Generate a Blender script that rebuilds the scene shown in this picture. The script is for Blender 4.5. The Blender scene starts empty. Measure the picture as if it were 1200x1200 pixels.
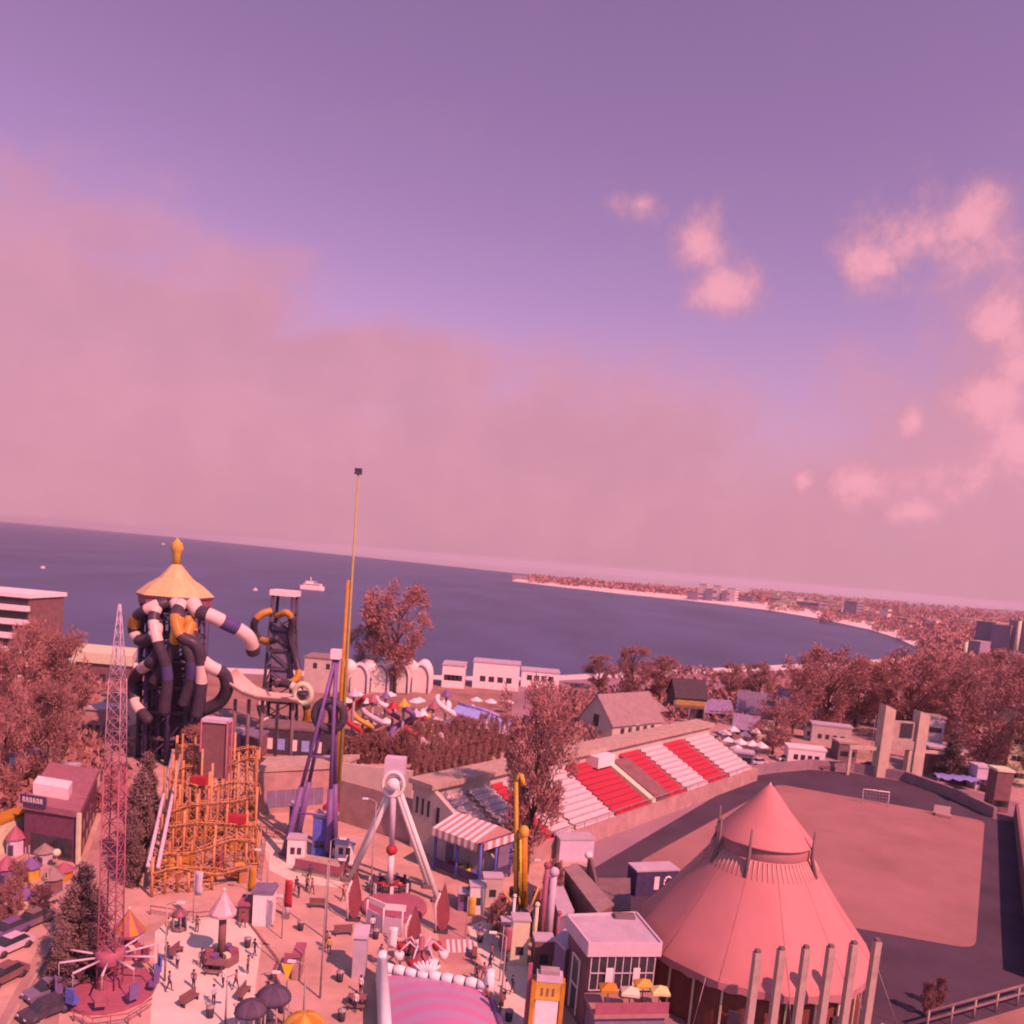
import bpy, math, random
from mathutils import Vector, Matrix
from mathutils.geometry import tessellate_polygon
random.seed(7)
R = math.radians
sc = bpy.context.scene
COL = sc.collection

# ------------------------------------------------------------------ camera model (1200 px photo scale)
FPX, CH = 942.0, 36.0
TH, RO = math.atan(942/8000), math.atan(.085)
C = Vector((0, 0, CH))
_F = Vector((0, math.cos(TH), -math.sin(TH))); _U = Vector((0, math.sin(TH), math.cos(TH))); _R = Vector((1, 0, 0))
_R2 = _R*math.cos(RO) + _U*math.sin(RO); _U2 = _U*math.cos(RO) - _R*math.sin(RO)
PPY = 770.0
def ray(px, py): return _F + _R2*((px-600)/FPX) - _U2*((py-PPY)/FPX)
def G(px, py, z=0.0):
    v = ray(px, py); return C + v*((z-CH)/v.z)
def W(px, py, Y):
    v = ray(px, py); return C + v*(Y/v.y)
def proj(p):
    v = Vector(p)-C; d = v.dot(_F)
    return 600+FPX*v.dot(_R2)/d, PPY-FPX*v.dot(_U2)/d
def mpp(p): return (Vector(p)-C).dot(_F)/FPX
def ZT(base, ytop):
    lo, hi = -5.0, 200.0
    for _ in range(40):
        m = (lo+hi)/2
        if proj((base[0], base[1], m))[1] > ytop: lo = m
        else: hi = m
    return lo
cd = bpy.data.cameras.new('camera'); cam = bpy.data.objects.new('camera', cd); COL.objects.link(cam)
cam.matrix_world = Matrix.Translation(C) @ Matrix((_R2, _U2, -_F)).transposed().to_4x4()
cd.sensor_width = 36; cd.lens = 36*FPX/1200; cd.shift_y = (PPY-600)/1200; cd.clip_end = 30000; cd.clip_start = .1
cd.dof.use_dof = True; cd.dof.focus_distance = 15; cd.dof.aperture_fstop = .028/.032   # the webcam's soft focus
sc.camera = cam

# ------------------------------------------------------------------ materials
GAIN = (1.47, .57, .62)
def lin(c):
    c /= 255.0
    return c/12.92 if c <= .04045 else ((c+.055)/1.055)**2.4
def pc(r, g, b, k=1.12, lo=.05, hi=.82):
    return tuple(min(hi, max(lo, lin(c)/gn/k)) for c, gn in zip((r, g, b), GAIN))
MATS = {}
def mat(name, col, rough=.7, var=.25, scale=1.5, bump=0.0, metal=0.0, spec=.15, detail=6, col2=None, stretch=None):
    if name in MATS: return MATS[name]
    m = bpy.data.materials.new(name); m.use_nodes = True
    nt = m.node_tree; b = nt.nodes['Principled BSDF']
    b.inputs['Roughness'].default_value = rough; b.inputs['Metallic'].default_value = metal
    b.inputs['Specular IOR Level'].default_value = spec
    tc = nt.nodes.new('ShaderNodeTexCoord'); src = tc.outputs['Object']
    if stretch:
        mp = nt.nodes.new('ShaderNodeMapping'); mp.inputs['Scale'].default_value = stretch
        nt.links.new(src, mp.inputs['Vector']); src = mp.outputs[0]
    nz = nt.nodes.new('ShaderNodeTexNoise'); nz.inputs['Scale'].default_value = scale; nz.inputs['Detail'].default_value = detail
    nz.inputs['Roughness'].default_value = .65
    nt.links.new(src, nz.inputs['Vector'])
    rp = nt.nodes.new('ShaderNodeValToRGB')
    c1 = tuple(max(0, c*(1-var)) for c in col); c2 = col2 if col2 else tuple(min(.85, c*(1+var)) for c in col)
    rp.color_ramp.elements[0].position = .32; rp.color_ramp.elements[1].position = .68
    rp.color_ramp.elements[0].color = (*c1, 1); rp.color_ramp.elements[1].color = (*c2, 1)
    nt.links.new(nz.outputs['Fac'], rp.inputs['Fac']); nt.links.new(rp.outputs['Color'], b.inputs['Base Color'])
    if bump:
        bp = nt.nodes.new('ShaderNodeBump'); bp.inputs['Strength'].default_value = bump; bp.inputs['Distance'].default_value = .1
        nt.links.new(nz.outputs['Fac'], bp.inputs['Height']); nt.links.new(bp.outputs['Normal'], b.inputs['Normal'])
    MATS[name] = m; return m
def pm(name, rgb, k=1.12, **kw): return mat(name, pc(*rgb, k=k), **kw)

asphalt = pm('asphalt', (210, 120, 114), k=.95, rough=.9, var=.2, spec=.03, scale=.25, detail=10)
asphalt_road = pm('road_asphalt', (196, 110, 108), k=1, rough=.9, var=.2, spec=.03, scale=.3, detail=10)
paving = pm('pale_paving', (238, 166, 160), rough=.85, var=.11, spec=.03, scale=.4, detail=10)
earth = pm('earth', (186, 98, 94), rough=1, spec=.03, var=.3, scale=.12, detail=12)
land_m = pm('far_land', (180, 102, 112), rough=1, spec=.03, var=.35, scale=.01, detail=12)
sand = pm('sand', (236, 165, 168), rough=1, spec=.03, var=.15, scale=.02)
track_m = pm('track_ground', (104, 62, 76), rough=.95, spec=.02, k=1.3, var=.2, scale=.12, detail=10)
white = mat('white_paint', (.74, .74, .72), rough=.5, var=.08, scale=2)
cream = pm('cream_render', (236, 170, 150), rough=.8, var=.08)
pinkwall = pm('pale_wall', (222, 146, 144), rough=.85, var=.1, scale=.6)
wallb = pm('weathered_wall', (198, 110, 110), k=1, rough=.9, var=.2, scale=.5)
browny = pm('brown_wall', (160, 78, 82), rough=.9, var=.2, scale=.8)
roofgrey = pm('grey_roof', (205, 140, 155), rough=.7, var=.12, scale=.6)
roofpur = pm('slate_roof', (140, 92, 118), rough=.8, var=.15, scale=.8)
roofbrown = pm('brown_roof', (172, 104, 108), rough=.85, var=.15, scale=.8)
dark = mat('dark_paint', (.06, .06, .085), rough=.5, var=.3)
navy = mat('navy_paint', (.055, .06, .14), rough=.45, var=.25)
glass = mat('dark_glass', (.03, .045, .06), rough=.12, var=.2, spec=.6)
purple = pm('purple_paint', (130, 70, 110), rough=.4, var=.1, k=.9)
blue = mat('blue_paint', (.05, .14, .5), rough=.45, var=.15)
ltblue = mat('light_blue', (.16, .38, .75), rough=.35, var=.15)
orange = mat('orange_paint', (.5, .24, .04), rough=.45, var=.2)
ochre = mat('ochre_paint', (.55, .38, .08), rough=.45, var=.15)
yellow = mat('yellow_paint', (.62, .55, .06), rough=.45, var=.12)
red = mat('red_paint', (.48, .06, .06), rough=.45, var=.15)
pinkred = pm('faded_red_paint', (205, 80, 95), rough=.5, var=.12)
palepink = pm('pale_pink_paint', (226, 150, 168), rough=.5, var=.08)
seatred = mat('seat_red', (.6, .085, .10), rough=.55, var=.12, scale=3)
seatwhite = mat('seat_white', (.56, .56, .56), rough=.6, var=.08, scale=3)
concrete = pm('concrete', (205, 128, 122), rough=.9, var=.18, scale=.8)
dkconc = pm('dark_concrete', (150, 86, 92), rough=.9, var=.2, scale=.7)
twig = mat('twig', (.35, .19, .175), rough=.95, var=.35, scale=.35, spec=.05)
twig2 = mat('reddish_twig', (.43, .225, .205), rough=.95, var=.35, scale=.35, spec=.05)
bark = mat('bark', (.12, .085, .07), rough=.95, var=.3, spec=.05)
ever = mat('evergreen', (.21, .155, .145), rough=.95, var=.35, scale=.6, spec=.05)
tentroof = pm('tent_vinyl', (238, 107, 107), bump=.25, k=1.08, rough=.6, var=.07, scale=.35, detail=8, stretch=(1, 1, .35))
tentwall = mat('tent_wall', (.21, .075, .055), rough=.7, var=.15, scale=1.2)
steel = mat('steel', (.3, .3, .3), rough=.5, var=.2)
blackp = mat('black_tube', (.055, .052, .075), rough=.35, var=.2)

# ------------------------------------------------------------------ mesh helpers
class MB:
    def __init__(s): s.v = []; s.f = []; s.mi = []; s.sm = []
    def add(s, vs, fs, mi=0, sm=False):
        o = len(s.v); s.v += [tuple(v) for v in vs]
        for i, f in enumerate(fs):
            s.f.append(tuple(o+k for k in f)); s.mi.append(mi[i] if isinstance(mi, list) else mi); s.sm.append(sm)
        return s
    def prism(s, poly, z0, z1, mi=0):
        n = len(poly); a = [(p[0], p[1], z0 if not callable(z0) else z0(p)) for p in poly]; b = [(p[0], p[1], z1 if not callable(z1) else z1(p)) for p in poly]
        area = sum(poly[i][0]*poly[(i+1) % n][1]-poly[(i+1) % n][0]*poly[i][1] for i in range(n))
        if area < 0: a.reverse(); b.reverse()
        return s.add(a+b, [tuple(range(n))[::-1], tuple(range(n, 2*n))]+[(i, (i+1) % n, n+(i+1) % n, n+i) for i in range(n)], mi)
    def box(s, c, d, rz=0, mi=0):
        """c = centre of the bottom face"""
        ca, sa = math.cos(rz), math.sin(rz); w, l, h = d[0]/2, d[1]/2, d[2]
        P = [(c[0]+x*ca-y*sa, c[1]+x*sa+y*ca) for x, y in ((-w, -l), (w, -l), (w, l), (-w, l))]
        return s.prism(P, c[2], c[2]+h, mi)
    def tube(s, pts, r, n=8, mi=0, cap=True, sm=True, closed=False):
        pts = [Vector(p) for p in pts]; rings = []; m = len(pts)
        rr = r if isinstance(r, (list, tuple)) else [r]*m
        up = None
        for i, p in enumerate(pts):
            if closed: t = pts[(i+1) % m]-pts[i-1]
            else: t = pts[min(i+1, m-1)]-pts[max(i-1, 0)]
            t.normalize()
            if up is None: up = Vector((0, 0, 1)) if abs(t.z) < .95 else Vector((1, 0, 0))
            a = t.cross(up)
            if a.length < 1e-3: a = t.cross(Vector((1, .3, 0)))
            a.normalize(); b = a.cross(t).normalized(); up = b
            rings.append([p+(a*math.cos(q*2*math.pi/n)+b*math.sin(q*2*math.pi/n))*rr[i] for q in range(n)])
        vs = [v for g in rings for v in g]; fs = []; ms = []
        for i in range(m if closed else m-1):
            j = (i+1) % m
            for q in range(n):
                fs.append((i*n+q, i*n+(q+1) % n, j*n+(q+1) % n, j*n+q)); ms.append(mi(i) if callable(mi) else mi)
        if cap and not closed:
            fs += [tuple(range(n))[::-1], tuple(range((m-1)*n, m*n))]; ms += [ms[0], ms[-1]]
        return s.add(vs, fs, ms, sm)
    def lathe(s, c, prof, n=24, mi=0, sm=True, flat=False, ph=0):
        vs = []; fs = []; ms = []
        for r, z in prof:
            for q in range(n):
                a = ph+q*2*math.pi/n; vs.append((c[0]+r*math.cos(a), c[1]+r*math.sin(a), c[2]+z))
        for i in range(len(prof)-1):
            for q in range(n):
                fs.append((i*n+q, i*n+(q+1) % n, (i+1)*n+(q+1) % n, (i+1)*n+q)); ms.append(mi(i, q) if callable(mi) else mi)
        k = len(prof)-1
        if prof[0][0] > .01: fs.append(tuple(range(n))[::-1]); ms.append(ms[0])
        if prof[-1][0] > .01: fs.append(tuple(range(k*n, k*n+n))); ms.append(ms[-1])
        return s.add(vs, fs, ms, sm and not flat)
    def ball(s, c, r, n=12, k=8, mi=0, sz=1.0):
        return s.lathe(c, [(r*max(.001, math.sin(math.pi*i/k)), -r*sz*math.cos(math.pi*i/k)) for i in range(k+1)], n, mi)
    def quadslab(s, q, t, mi=0):
        """four top points, thickened down by t"""
        q = [Vector(p) for p in q]; b = [p-Vector((0, 0, t)) for p in q]
        if (q[1]-q[0]).cross(q[2]-q[0]).z < 0: q.reverse(); b.reverse()
        return s.add(q+b, [(0, 1, 2, 3), (7, 6, 5, 4)]+[(i, i+4, (i+1) % 4+4, (i+1) % 4) for i in range(4)], mi)
    def wall(s, pts, z0, z1, t=.3, mi=0):
        for a, b in zip(pts[:-1], pts[1:]):
            a = Vector((a[0], a[1])); b = Vector((b[0], b[1])); d = (b-a); n = Vector((-d.y, d.x)).normalized()*t/2
            s.prism([a-n, b-n, b+n, a+n], z0, z1, mi)
        return s
    def build(s, name, mats, parent=None, label=None):
        me = bpy.data.meshes.new(name); o = bpy.data.objects.new(name, me)
        L = Vector((0, 0, 0))
        if parent is not None:
            L = Vector(parent.location)
            if parent.parent is not None: L += Vector(parent.parent.location)
        me.from_pydata([(v[0]-L.x, v[1]-L.y, v[2]-L.z) for v in s.v], [], s.f)
        me.polygons.foreach_set('material_index', s.mi); me.polygons.foreach_set('use_smooth', s.sm)
        for m in (mats if isinstance(mats, (list, tuple)) else [mats]): me.materials.append(m)
        me.update(); COL.objects.link(o)
        if parent is not None: o.parent = parent
        if label: o['label'] = label
        return o
def tag(o, label, cat, group=None):
    o['label'] = label; o['category'] = cat
    if group: o['group'] = group
    return o
def thing(name, label, cat, loc=(0, 0, 0), group=None):
    o = bpy.data.objects.new(name, None); COL.objects.link(o); o.location = (loc[0], loc[1], loc[2] if len(loc) > 2 else 0)
    o.empty_display_size = .3
    return tag(o, label, cat, group)
def dup(root, loc, rz=0, scale=(1, 1, 1), label=None, group=None):
    r = root.copy(); COL.objects.link(r); r.location = loc; r.rotation_euler = (0, 0, rz); r.scale = scale
    if label: r['label'] = label
    if group: r['group'] = group
    for ch in list(root.children):
        c = ch.copy(); COL.objects.link(c); c.parent = r
        for g in ch.children:
            d = g.copy(); COL.objects.link(d); d.parent = c
    return r
def kind(o, k): o['kind'] = k; return o
def sheet(name, pts, z, m, k='structure'):
    P = [Vector((p[0], p[1], z)) for p in pts]
    tris = tessellate_polygon([P])
    b = MB(); out = []
    for t in tris:
        a, q, c = (P[i] for i in t)
        out.append(t if (q-a).cross(c-a).z > 0 else t[::-1])
    b.add(P, out)
    return kind(b.build(name, m), k)
def rect(c, w, d, rz=0):
    ca, sa = math.cos(rz), math.sin(rz)
    return [Vector((c[0]+x*ca-y*sa, c[1]+x*sa+y*ca, 0)) for x, y in ((-w/2, -d/2), (w/2, -d/2), (w/2, d/2), (-w/2, d/2))]
def grow(P, e):
    c = sum(P, Vector((0, 0, 0)))/len(P)
    return [p+(p-c).normalized()*e for p in P]
def windows(root, p0, p1, zs, n, ww, wh, m=None, margin=.12, name='window'):
    """n windows along the face p0 -> p1 (outside on the right-hand side), one part each"""
    p0 = Vector((p0[0], p0[1], 0)); p1 = Vector((p1[0], p1[1], 0)); d = p1-p0; L = d.length; d.normalize(); o = Vector((d.y, -d.x, 0))
    for z in zs:
        for i in range(n):
            t = L*(margin+(1-2*margin)*(i+.5)/n)
            c = p0+d*t
            b = MB(); b.prism([c-d*ww/2+o*.03, c+d*ww/2+o*.03, c+d*ww/2-o*.05, c-d*ww/2-o*.05], z, z+wh); b.build(name, m or glass, root)
def building(name, label, cat, P, h, wm, rm, group=None, over=.3, rt=.35, wins=(), z0=0):
    c = sum(P, Vector((0, 0, 0)))/len(P)
    t = thing(name, label, cat, (c.x, c.y, z0), group)
    MB().prism(P, z0, h).build('wall', wm, t)
    MB().prism(grow(P, over), h, h+rt).build('roof', rm, t)
    for (i, zs, n, ww, wh) in wins: windows(t, P[i], P[(i+1) % len(P)], zs, n, ww, wh)
    return t
def gable(name, label, P, h, hr, wm, rm, wins=(), over=.4, group=None, cat='house'):
    """ridge runs from the middle of P0P1 to the middle of P3P2"""
    c = sum(P, Vector((0, 0, 0)))/4
    t = thing(name, label, cat, (c.x, c.y, 0), group)
    a, b, c2, d = P; r0 = (a+b)/2; r1 = (c2+d)/2
    up = Vector((0, 0, 1))
    m = MB(); m.prism(P, 0, h)
    m.add([a+up*h, b+up*h, r0+up*hr, d+up*h, c2+up*h, r1+up*hr], [(0, 1, 2), (4, 3, 5)])
    m.build('wall', wm, t)
    e = (d-a).normalized()*over
    rb = MB()
    for lo0, lo1 in ((a, d), (b, c2)):
        s0 = (lo0-r0).normalized()*over; dz = (hr-h)/((lo0-r0).length)*over
        rb.quadslab([lo0+s0-e+up*(h-dz+.14), lo1+s0+e+up*(h-dz+.14), r1+e+up*(hr+.14), r0-e+up*(hr+.14)], .12)
    rb.build('roof', rm, t)
    for (i, zs, n, ww, wh) in wins: windows(t, P[i], P[(i+1) % 4], zs, n, ww, wh)
    return t

# ------------------------------------------------------------------ world: Nishita sky with clouds by direction
SUN_EL, SUN_AZ = R(46), R(135)      # azimuth of the sun from +Y clockwise: behind the camera on the right
w = bpy.data.worlds.new('World'); sc.world = w; w.use_nodes = True
nt = w.node_tree; nt.nodes.clear(); N = nt.nodes.new; Lk = nt.links.new
tc = N('ShaderNodeTexCoord'); sep = N('ShaderNodeSeparateXYZ'); Lk(tc.outputs['Generated'], sep.inputs[0])
def mth(op, a, b=None, c=None, clamp=False):
    n = N('ShaderNodeMath'); n.operation = op; n.use_clamp = clamp
    for i, x in enumerate((a, b, c)):
        if x is None: continue
        if isinstance(x, (int, float)): n.inputs[i].default_value = x
        else: Lk(x, n.inputs[i])
    return n.outputs[0]
zc = mth('MAXIMUM', sep.outputs['Z'], .035)
cb = N('ShaderNodeCombineXYZ'); Lk(sep.outputs['X'], cb.inputs[0]); Lk(sep.outputs['Y'], cb.inputs[1]); Lk(zc, cb.inputs[2])
sky = N('ShaderNodeTexSky'); sky.sky_type = 'NISHITA'; sky.sun_disc = False; sky.sun_elevation = SUN_EL; sky.sun_rotation = SUN_AZ
sky.air_density = 1.0; sky.dust_density = .6; sky.ozone_density = 2.0
Lk(cb.outputs[0], sky.inputs['Vector'])
az = mth('ARCTAN2', sep.outputs['X'], sep.outputs['Y']); el = mth('ARCSINE', sep.outputs['Z'])
uv = N('ShaderNodeCombineXYZ'); Lk(az, uv.inputs[0]); Lk(el, uv.inputs[1])
def noise(scale, det, rough, off=0):
    a = N('ShaderNodeVectorMath'); a.operation = 'ADD'; Lk(uv.outputs[0], a.inputs[0]); a.inputs[1].default_value = (off, off*1.7, off)
    n = N('ShaderNodeTexNoise'); n.inputs['Scale'].default_value = scale; n.inputs['Detail'].default_value = det; n.inputs['Roughness'].default_value = rough
    Lk(a.outputs[0], n.inputs['Vector']); return n
def blobs(lst, nz, amp, vec=None):
    """largest of 1-|d| over the ellipses, roughened by noise"""
    out = None
    for px, py, rx, ry, tilt in lst:
        v = ray(px, py).normalized(); u0 = math.atan2(v.x, v.y); e0 = math.asin(v.z)
        m = N('ShaderNodeMapping'); m.vector_type = 'TEXTURE'; m.inputs['Location'].default_value = (u0, e0, 0)
        m.inputs['Rotation'].default_value = (0, 0, R(tilt)); m.inputs['Scale'].default_value = (rx/FPX, ry/FPX, 1)
        Lk(uv.outputs[0], m.inputs['Vector'])
        l = N('ShaderNodeVectorMath'); l.operation = 'LENGTH'; Lk(m.outputs[0], l.inputs[0])
        d = mth('SUBTRACT', 1.0, l.outputs['Value'])
        out = d if out is None else mth('MAXIMUM', out, d)
    dn = mth('MULTIPLY_ADD', nz.outputs['Fac'], amp, -amp/2)
    return mth('ADD', out, dn)
def ramp(x, a, b, hi=1.0):
    n = N('ShaderNodeMapRange'); n.interpolation_type = 'SMOOTHSTEP'; n.inputs['From Min'].default_value = a; n.inputs['From Max'].default_value = b
    n.inputs['To Max'].default_value = hi; Lk(x, n.inputs['Value']); return n.outputs['Result']
nA = noise(6, 8, .6, 3.1); nB = noise(13, 8, .68, 7.7); nC = noise(9, 8, .6, 11.0)
bank = ramp(blobs([(20, 460, 290, 200, 12), (300, 560, 330, 170, 6), (560, 560, 330, 150, 4), (20, 345, 130, 75, 14), (190, 380, 170, 60, 12), (420, 440, 260, 60, 8), (740, 640, 320, 110, 5)], nA, 1.25), -.2, .42, .85)
veil = ramp(blobs([(250, 330, 120, 36, 14), (90, 275, 120, 36, 6), (1130, 590, 170, 180, 5), (1190, 510, 130, 170, 0), (1160, 470, 90, 80, 0), (900, 640, 300, 100, 5)], nC, 1.7), -.3, .6, .7)
cumd = blobs([(820, 280, 36, 42, 0), (842, 345, 50, 36, 0), (1090, 278, 90, 54, -8), (1140, 258, 44, 44, 0), (1026, 312, 40, 36, 0), (1170, 372, 42, 42, 0), (1165, 465, 76, 60, 20),
              (1200, 430, 60, 60, 0), (1004, 565, 46, 34, 0), (940, 562, 20, 24, 0), (750, 240, 44, 20, 0), (1072, 495, 20, 28, 0), (1150, 560, 90, 60, 10), (1195, 520, 50, 60, 0), (1080, 600, 50, 26, 0)], nB, 2.6)
cum = ramp(cumd, -.1, .9, .88)
lowb = mth('MULTIPLY', ramp(mth('MULTIPLY', el, -1.0), -.34, -.0), .85)     # pale haze low over the sea
wisp = ramp(mth('MULTIPLY', nC.outputs['Fac'], 1.0), .5, .85, .10)
mul = N('ShaderNodeMix'); mul.data_type = 'RGBA'; mul.blend_type = 'MULTIPLY'; mul.inputs[0].default_value = 1; Lk(sky.outputs[0], mul.inputs[6]); mul.inputs[7].default_value = (.57, 1.18, 1.36, 1)
bgS = N('ShaderNodeBackground'); bgS.inputs['Strength'].default_value = .135; Lk(mul.outputs[2], bgS.inputs['Color'])
def mixsh(a, b, fac):
    m = N('ShaderNodeMixShader'); Lk(fac, m.inputs[0]); Lk(a, m.inputs[1]); Lk(b, m.inputs[2]); return m.outputs[0]
def cloudbg(c0, c1, fac):
    x = N('ShaderNodeMix'); x.data_type = 'RGBA'; Lk(fac, x.inputs[0]); x.inputs[6].default_value = (*c0, 1); x.inputs[7].default_value = (*c1, 1)
    b = N('ShaderNodeBackground'); Lk(x.outputs[2], b.inputs['Color']); return b.outputs[0]
s = bgS.outputs[0]
s = mixsh(s, cloudbg((.23, .42, .53), (.26, .455, .56), nA.outputs['Fac']), mth('MAXIMUM', lowb, wisp))
s = mixsh(s, cloudbg((.26, .45, .565), (.295, .50, .615), ramp(nC.outputs['Fac'], .3, .7)), mth('MAXIMUM', bank, veil))
s = mixsh(s, cloudbg((.28, .48, .60), (.41, .65, .75), ramp(cumd, .15, 1.1)), cum)
out = N('ShaderNodeOutputWorld'); Lk(s, out.inputs['Surface'])
sd = bpy.data.lights.new('sun', 'SUN'); sd.energy = 4.2; sd.angle = R(.5); sd.color = (1, .91, .77)
so = bpy.data.objects.new('sun', sd); COL.objects.link(so)
sdir = Vector((math.sin(SUN_AZ)*math.cos(SUN_EL), math.cos(SUN_AZ)*math.cos(SUN_EL), math.sin(SUN_EL)))
so.rotation_euler = (-sdir).to_track_quat('-Z', 'Y').to_euler()
vs = sc.view_settings; vs.view_transform = 'Standard'; vs.look = 'None'; vs.gamma = 1; vs.use_curve_mapping = False
vs.exposure = -.3
vs.use_white_balance = True; vs.white_balance_temperature = 13200; vs.white_balance_tint = 168   # the webcam's own strong pink cast

# ------------------------------------------------------------------ ground, sea, coast
far = [(-900, 536), (-400, 578), (0, 611), (200, 629), (400, 650), (600, 671), (800, 690), (1000, 705), (1200, 716), (1700, 758), (2400, 818)]
farW = [G(*p) for p in far]
seaP = [Vector((-9000, -300, 0)), Vector((3000, -300, 0))]+[Vector((p.x, p.y, 0)) for p in reversed(farW)]
sea_m = mat('sea_water', (.026, .075, .165), rough=.4, var=.35, scale=.012, detail=8, spec=.22, stretch=(1, .35, 1))
nt2 = sea_m.node_tree; tcn = [n for n in nt2.nodes if n.type == 'TEX_COORD'][0]; nw = nt2.nodes.new('ShaderNodeTexNoise'); nw.inputs['Scale'].default_value = .3; nw.inputs['Detail'].default_value = 6
bpn = nt2.nodes.new('ShaderNodeBump'); bpn.inputs['Strength'].default_value = .6; bpn.inputs['Distance'].default_value = .6
nt2.links.new(tcn.outputs['Object'], nw.inputs['Vector']); nt2.links.new(nw.outputs['Fac'], bpn.inputs['Height']); nt2.links.new(bpn.outputs['Normal'], nt2.nodes['Principled BSDF'].inputs['Normal'])
b = MB(); n = len(farW)
near = [Vector((-9000+i*12000/(n-1), -300, 0)) for i in range(n)]
b.add([(p.x, p.y, -.8) for p in near]+[(p.x, p.y, -.8) for p in farW], [(i, i+1, n+i+1, n+i) for i in range(n-1)])
kind(b.build('sea', sea_m), 'structure')
shore = [(-300, 752), (0, 768), (100, 772), (200, 780), (400, 788), (600, 794), (750, 787), (900, 780), (1000, 775), (1050, 771), (1078, 766)]
bay = [(1074, 759), (1055, 749), (1020, 738), (960, 725), (900, 715), (850, 709), (800, 703), (720, 695), (640, 686), (600, 681)]
landpts = [Vector((-400, -60, 0)), Vector((-360, 210, 0))]+[G(*p) for p in shore[1:]]+[G(*p) for p in bay]+[G(600, 673), G(700, 682), G(800, 690.5), G(1000, 705.5), G(1200, 716.5), G(1700, 759), Vector((1200, -60, 0))]
sheet('land', landpts, 0, land_m)
# skirt of the land, so that the shore is a low bank and not a floating sheet
b = MB(); ring = [Vector((p.x, p.y)) for p in landpts]
for i in range(len(ring)):
    a, c = ring[i], ring[(i+1) % len(ring)]
    b.add([(a.x, a.y, -2), (c.x, c.y, -2), (c.x, c.y, 0), (a.x, a.y, 0)], [(0, 1, 2, 3)])
kind(b.build('shore_bank', sand), 'structure')
bp2 = [G(*p) for p in bay]; wid = [7, 8, 7.5, 6.5, 6, 5.4, 5, 4.4, 3.4, 2.6]
up2 = [G(p[0]+5, p[1]-wd) for p, wd in zip(bay, wid)]
sheet('beach_sand', bp2+up2[::-1], .06, sand)
sheet('shore_sand', [G(*p) for p in shore[1:]]+[G(p[0], p[1]+6) for p in reversed(shore[1:])], .03, sand)

park = sheet('park_ground', [G(-60, 1010), G(-40, 840), G(150, 850), G(300, 860), G(600, 875), G(690, 1000), G(700, 1090), G(760, 1300), G(300, 1320), G(-160, 1320)], .008, asphalt)
sheet('road', [G(-120, 1320), G(-20, 1230), G(100, 1010), G(128, 930), G(136, 872), G(168, 872), G(172, 930), G(150, 1010), G(70, 1180), G(60, 1320)], .014, asphalt_road)
b = MB()
for ln in ([(8, 1205), (50, 1130), (72, 1075), (100, 1003)], [(30, 1215), (66, 1180), (140, 1050), (172, 960), (178, 905)]):
    b.wall([G(*p) for p in ln], 0, .14, .25)
kind(b.build('kerb', concrete), 'structure')
sheet('plaza', [G(182, 1092), G(205, 1072), G(296, 1079), G(306, 1110), G(300, 1150), G(290, 1320), G(130, 1320), G(176, 1200)], .012, paving)
sheet('plaza_walk', [G(330, 985), G(400, 1000), G(415, 1022), G(395, 1040), G(345, 1034), G(316, 1020), G(306, 980)], .012, paving)
sheet('plaza_path', [G(547, 1085), G(580, 1075), G(608, 1095), G(622, 1140), G(640, 1320), G(600, 1320), G(573, 1150)], .012, paving)
sheet('aquapark_ground', [G(60, 862), G(120, 790), G(300, 795), G(600, 805), G(600, 872), G(470, 893), G(300, 886)], .016, earth)
redpave = pm('red_paving', (214, 112, 112), rough=.9, spec=.03, var=.12, scale=.4)
sheet('red_paving', [G(505, 1055), G(548, 1050), G(575, 1075), G(548, 1086), G(560, 1130), G(520, 1130)], .013, redpave)
b = MB()
for i in range(5):
    x = 524+i*6.5
    b.add([G(x, 1116, .02), G(x+3.5, 1116, .02), G(x+2.2, 1101, .02), G(x-1, 1101, .02)], [(0, 1, 2, 3)])
kind(b.build('crossing_stripes', white), 'structure')
# stadium ground and pitch
sheet('village_ground', [G(640, 905), G(700, 820), G(900, 800), G(1080, 800), G(1400, 840), G(1400, 1100), G(1215, 1100), G(1190, 940), G(1000, 893), G(880, 900)], .01, wallb)
sheet('running_track', [G(688, 1022), G(876, 911), G(905, 906), G(950, 902), G(1000, 906), G(1060, 916), G(1110, 934), G(1165, 960), G(1190, 963), G(1202, 1080), G(1208, 1150), G(1300, 1250), G(1000, 1320), G(800, 1180), G(690, 1060)], .02, track_m)
QD = Vector((.55, .835, 0)).normalized()
cs = [G(745, 1012), G(1040, 1092), G(1143, 1113), G(1154, 962), G(912, 919)]; cs[1] = cs[0]+(cs[2]-cs[0])*.55+Vector((1, -4, 0))
pp = []
for k in range(5):
    a, c_, e = cs[k-1], cs[k], cs[(k+1) % 5]; d0 = (a-c_).normalized()*2.2; d1 = (e-c_).normalized()*2.2
    for u in (0, .25, .5, .75, 1): pp.append(c_+d0*(1-u)**2+d1*u**2)
pitch_m = pm('pitch_turf', (192, 97, 97), rough=.95, spec=.02, var=.15, scale=.08, detail=10)
sheet('pitch', pp, .03, pitch_m)

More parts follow.
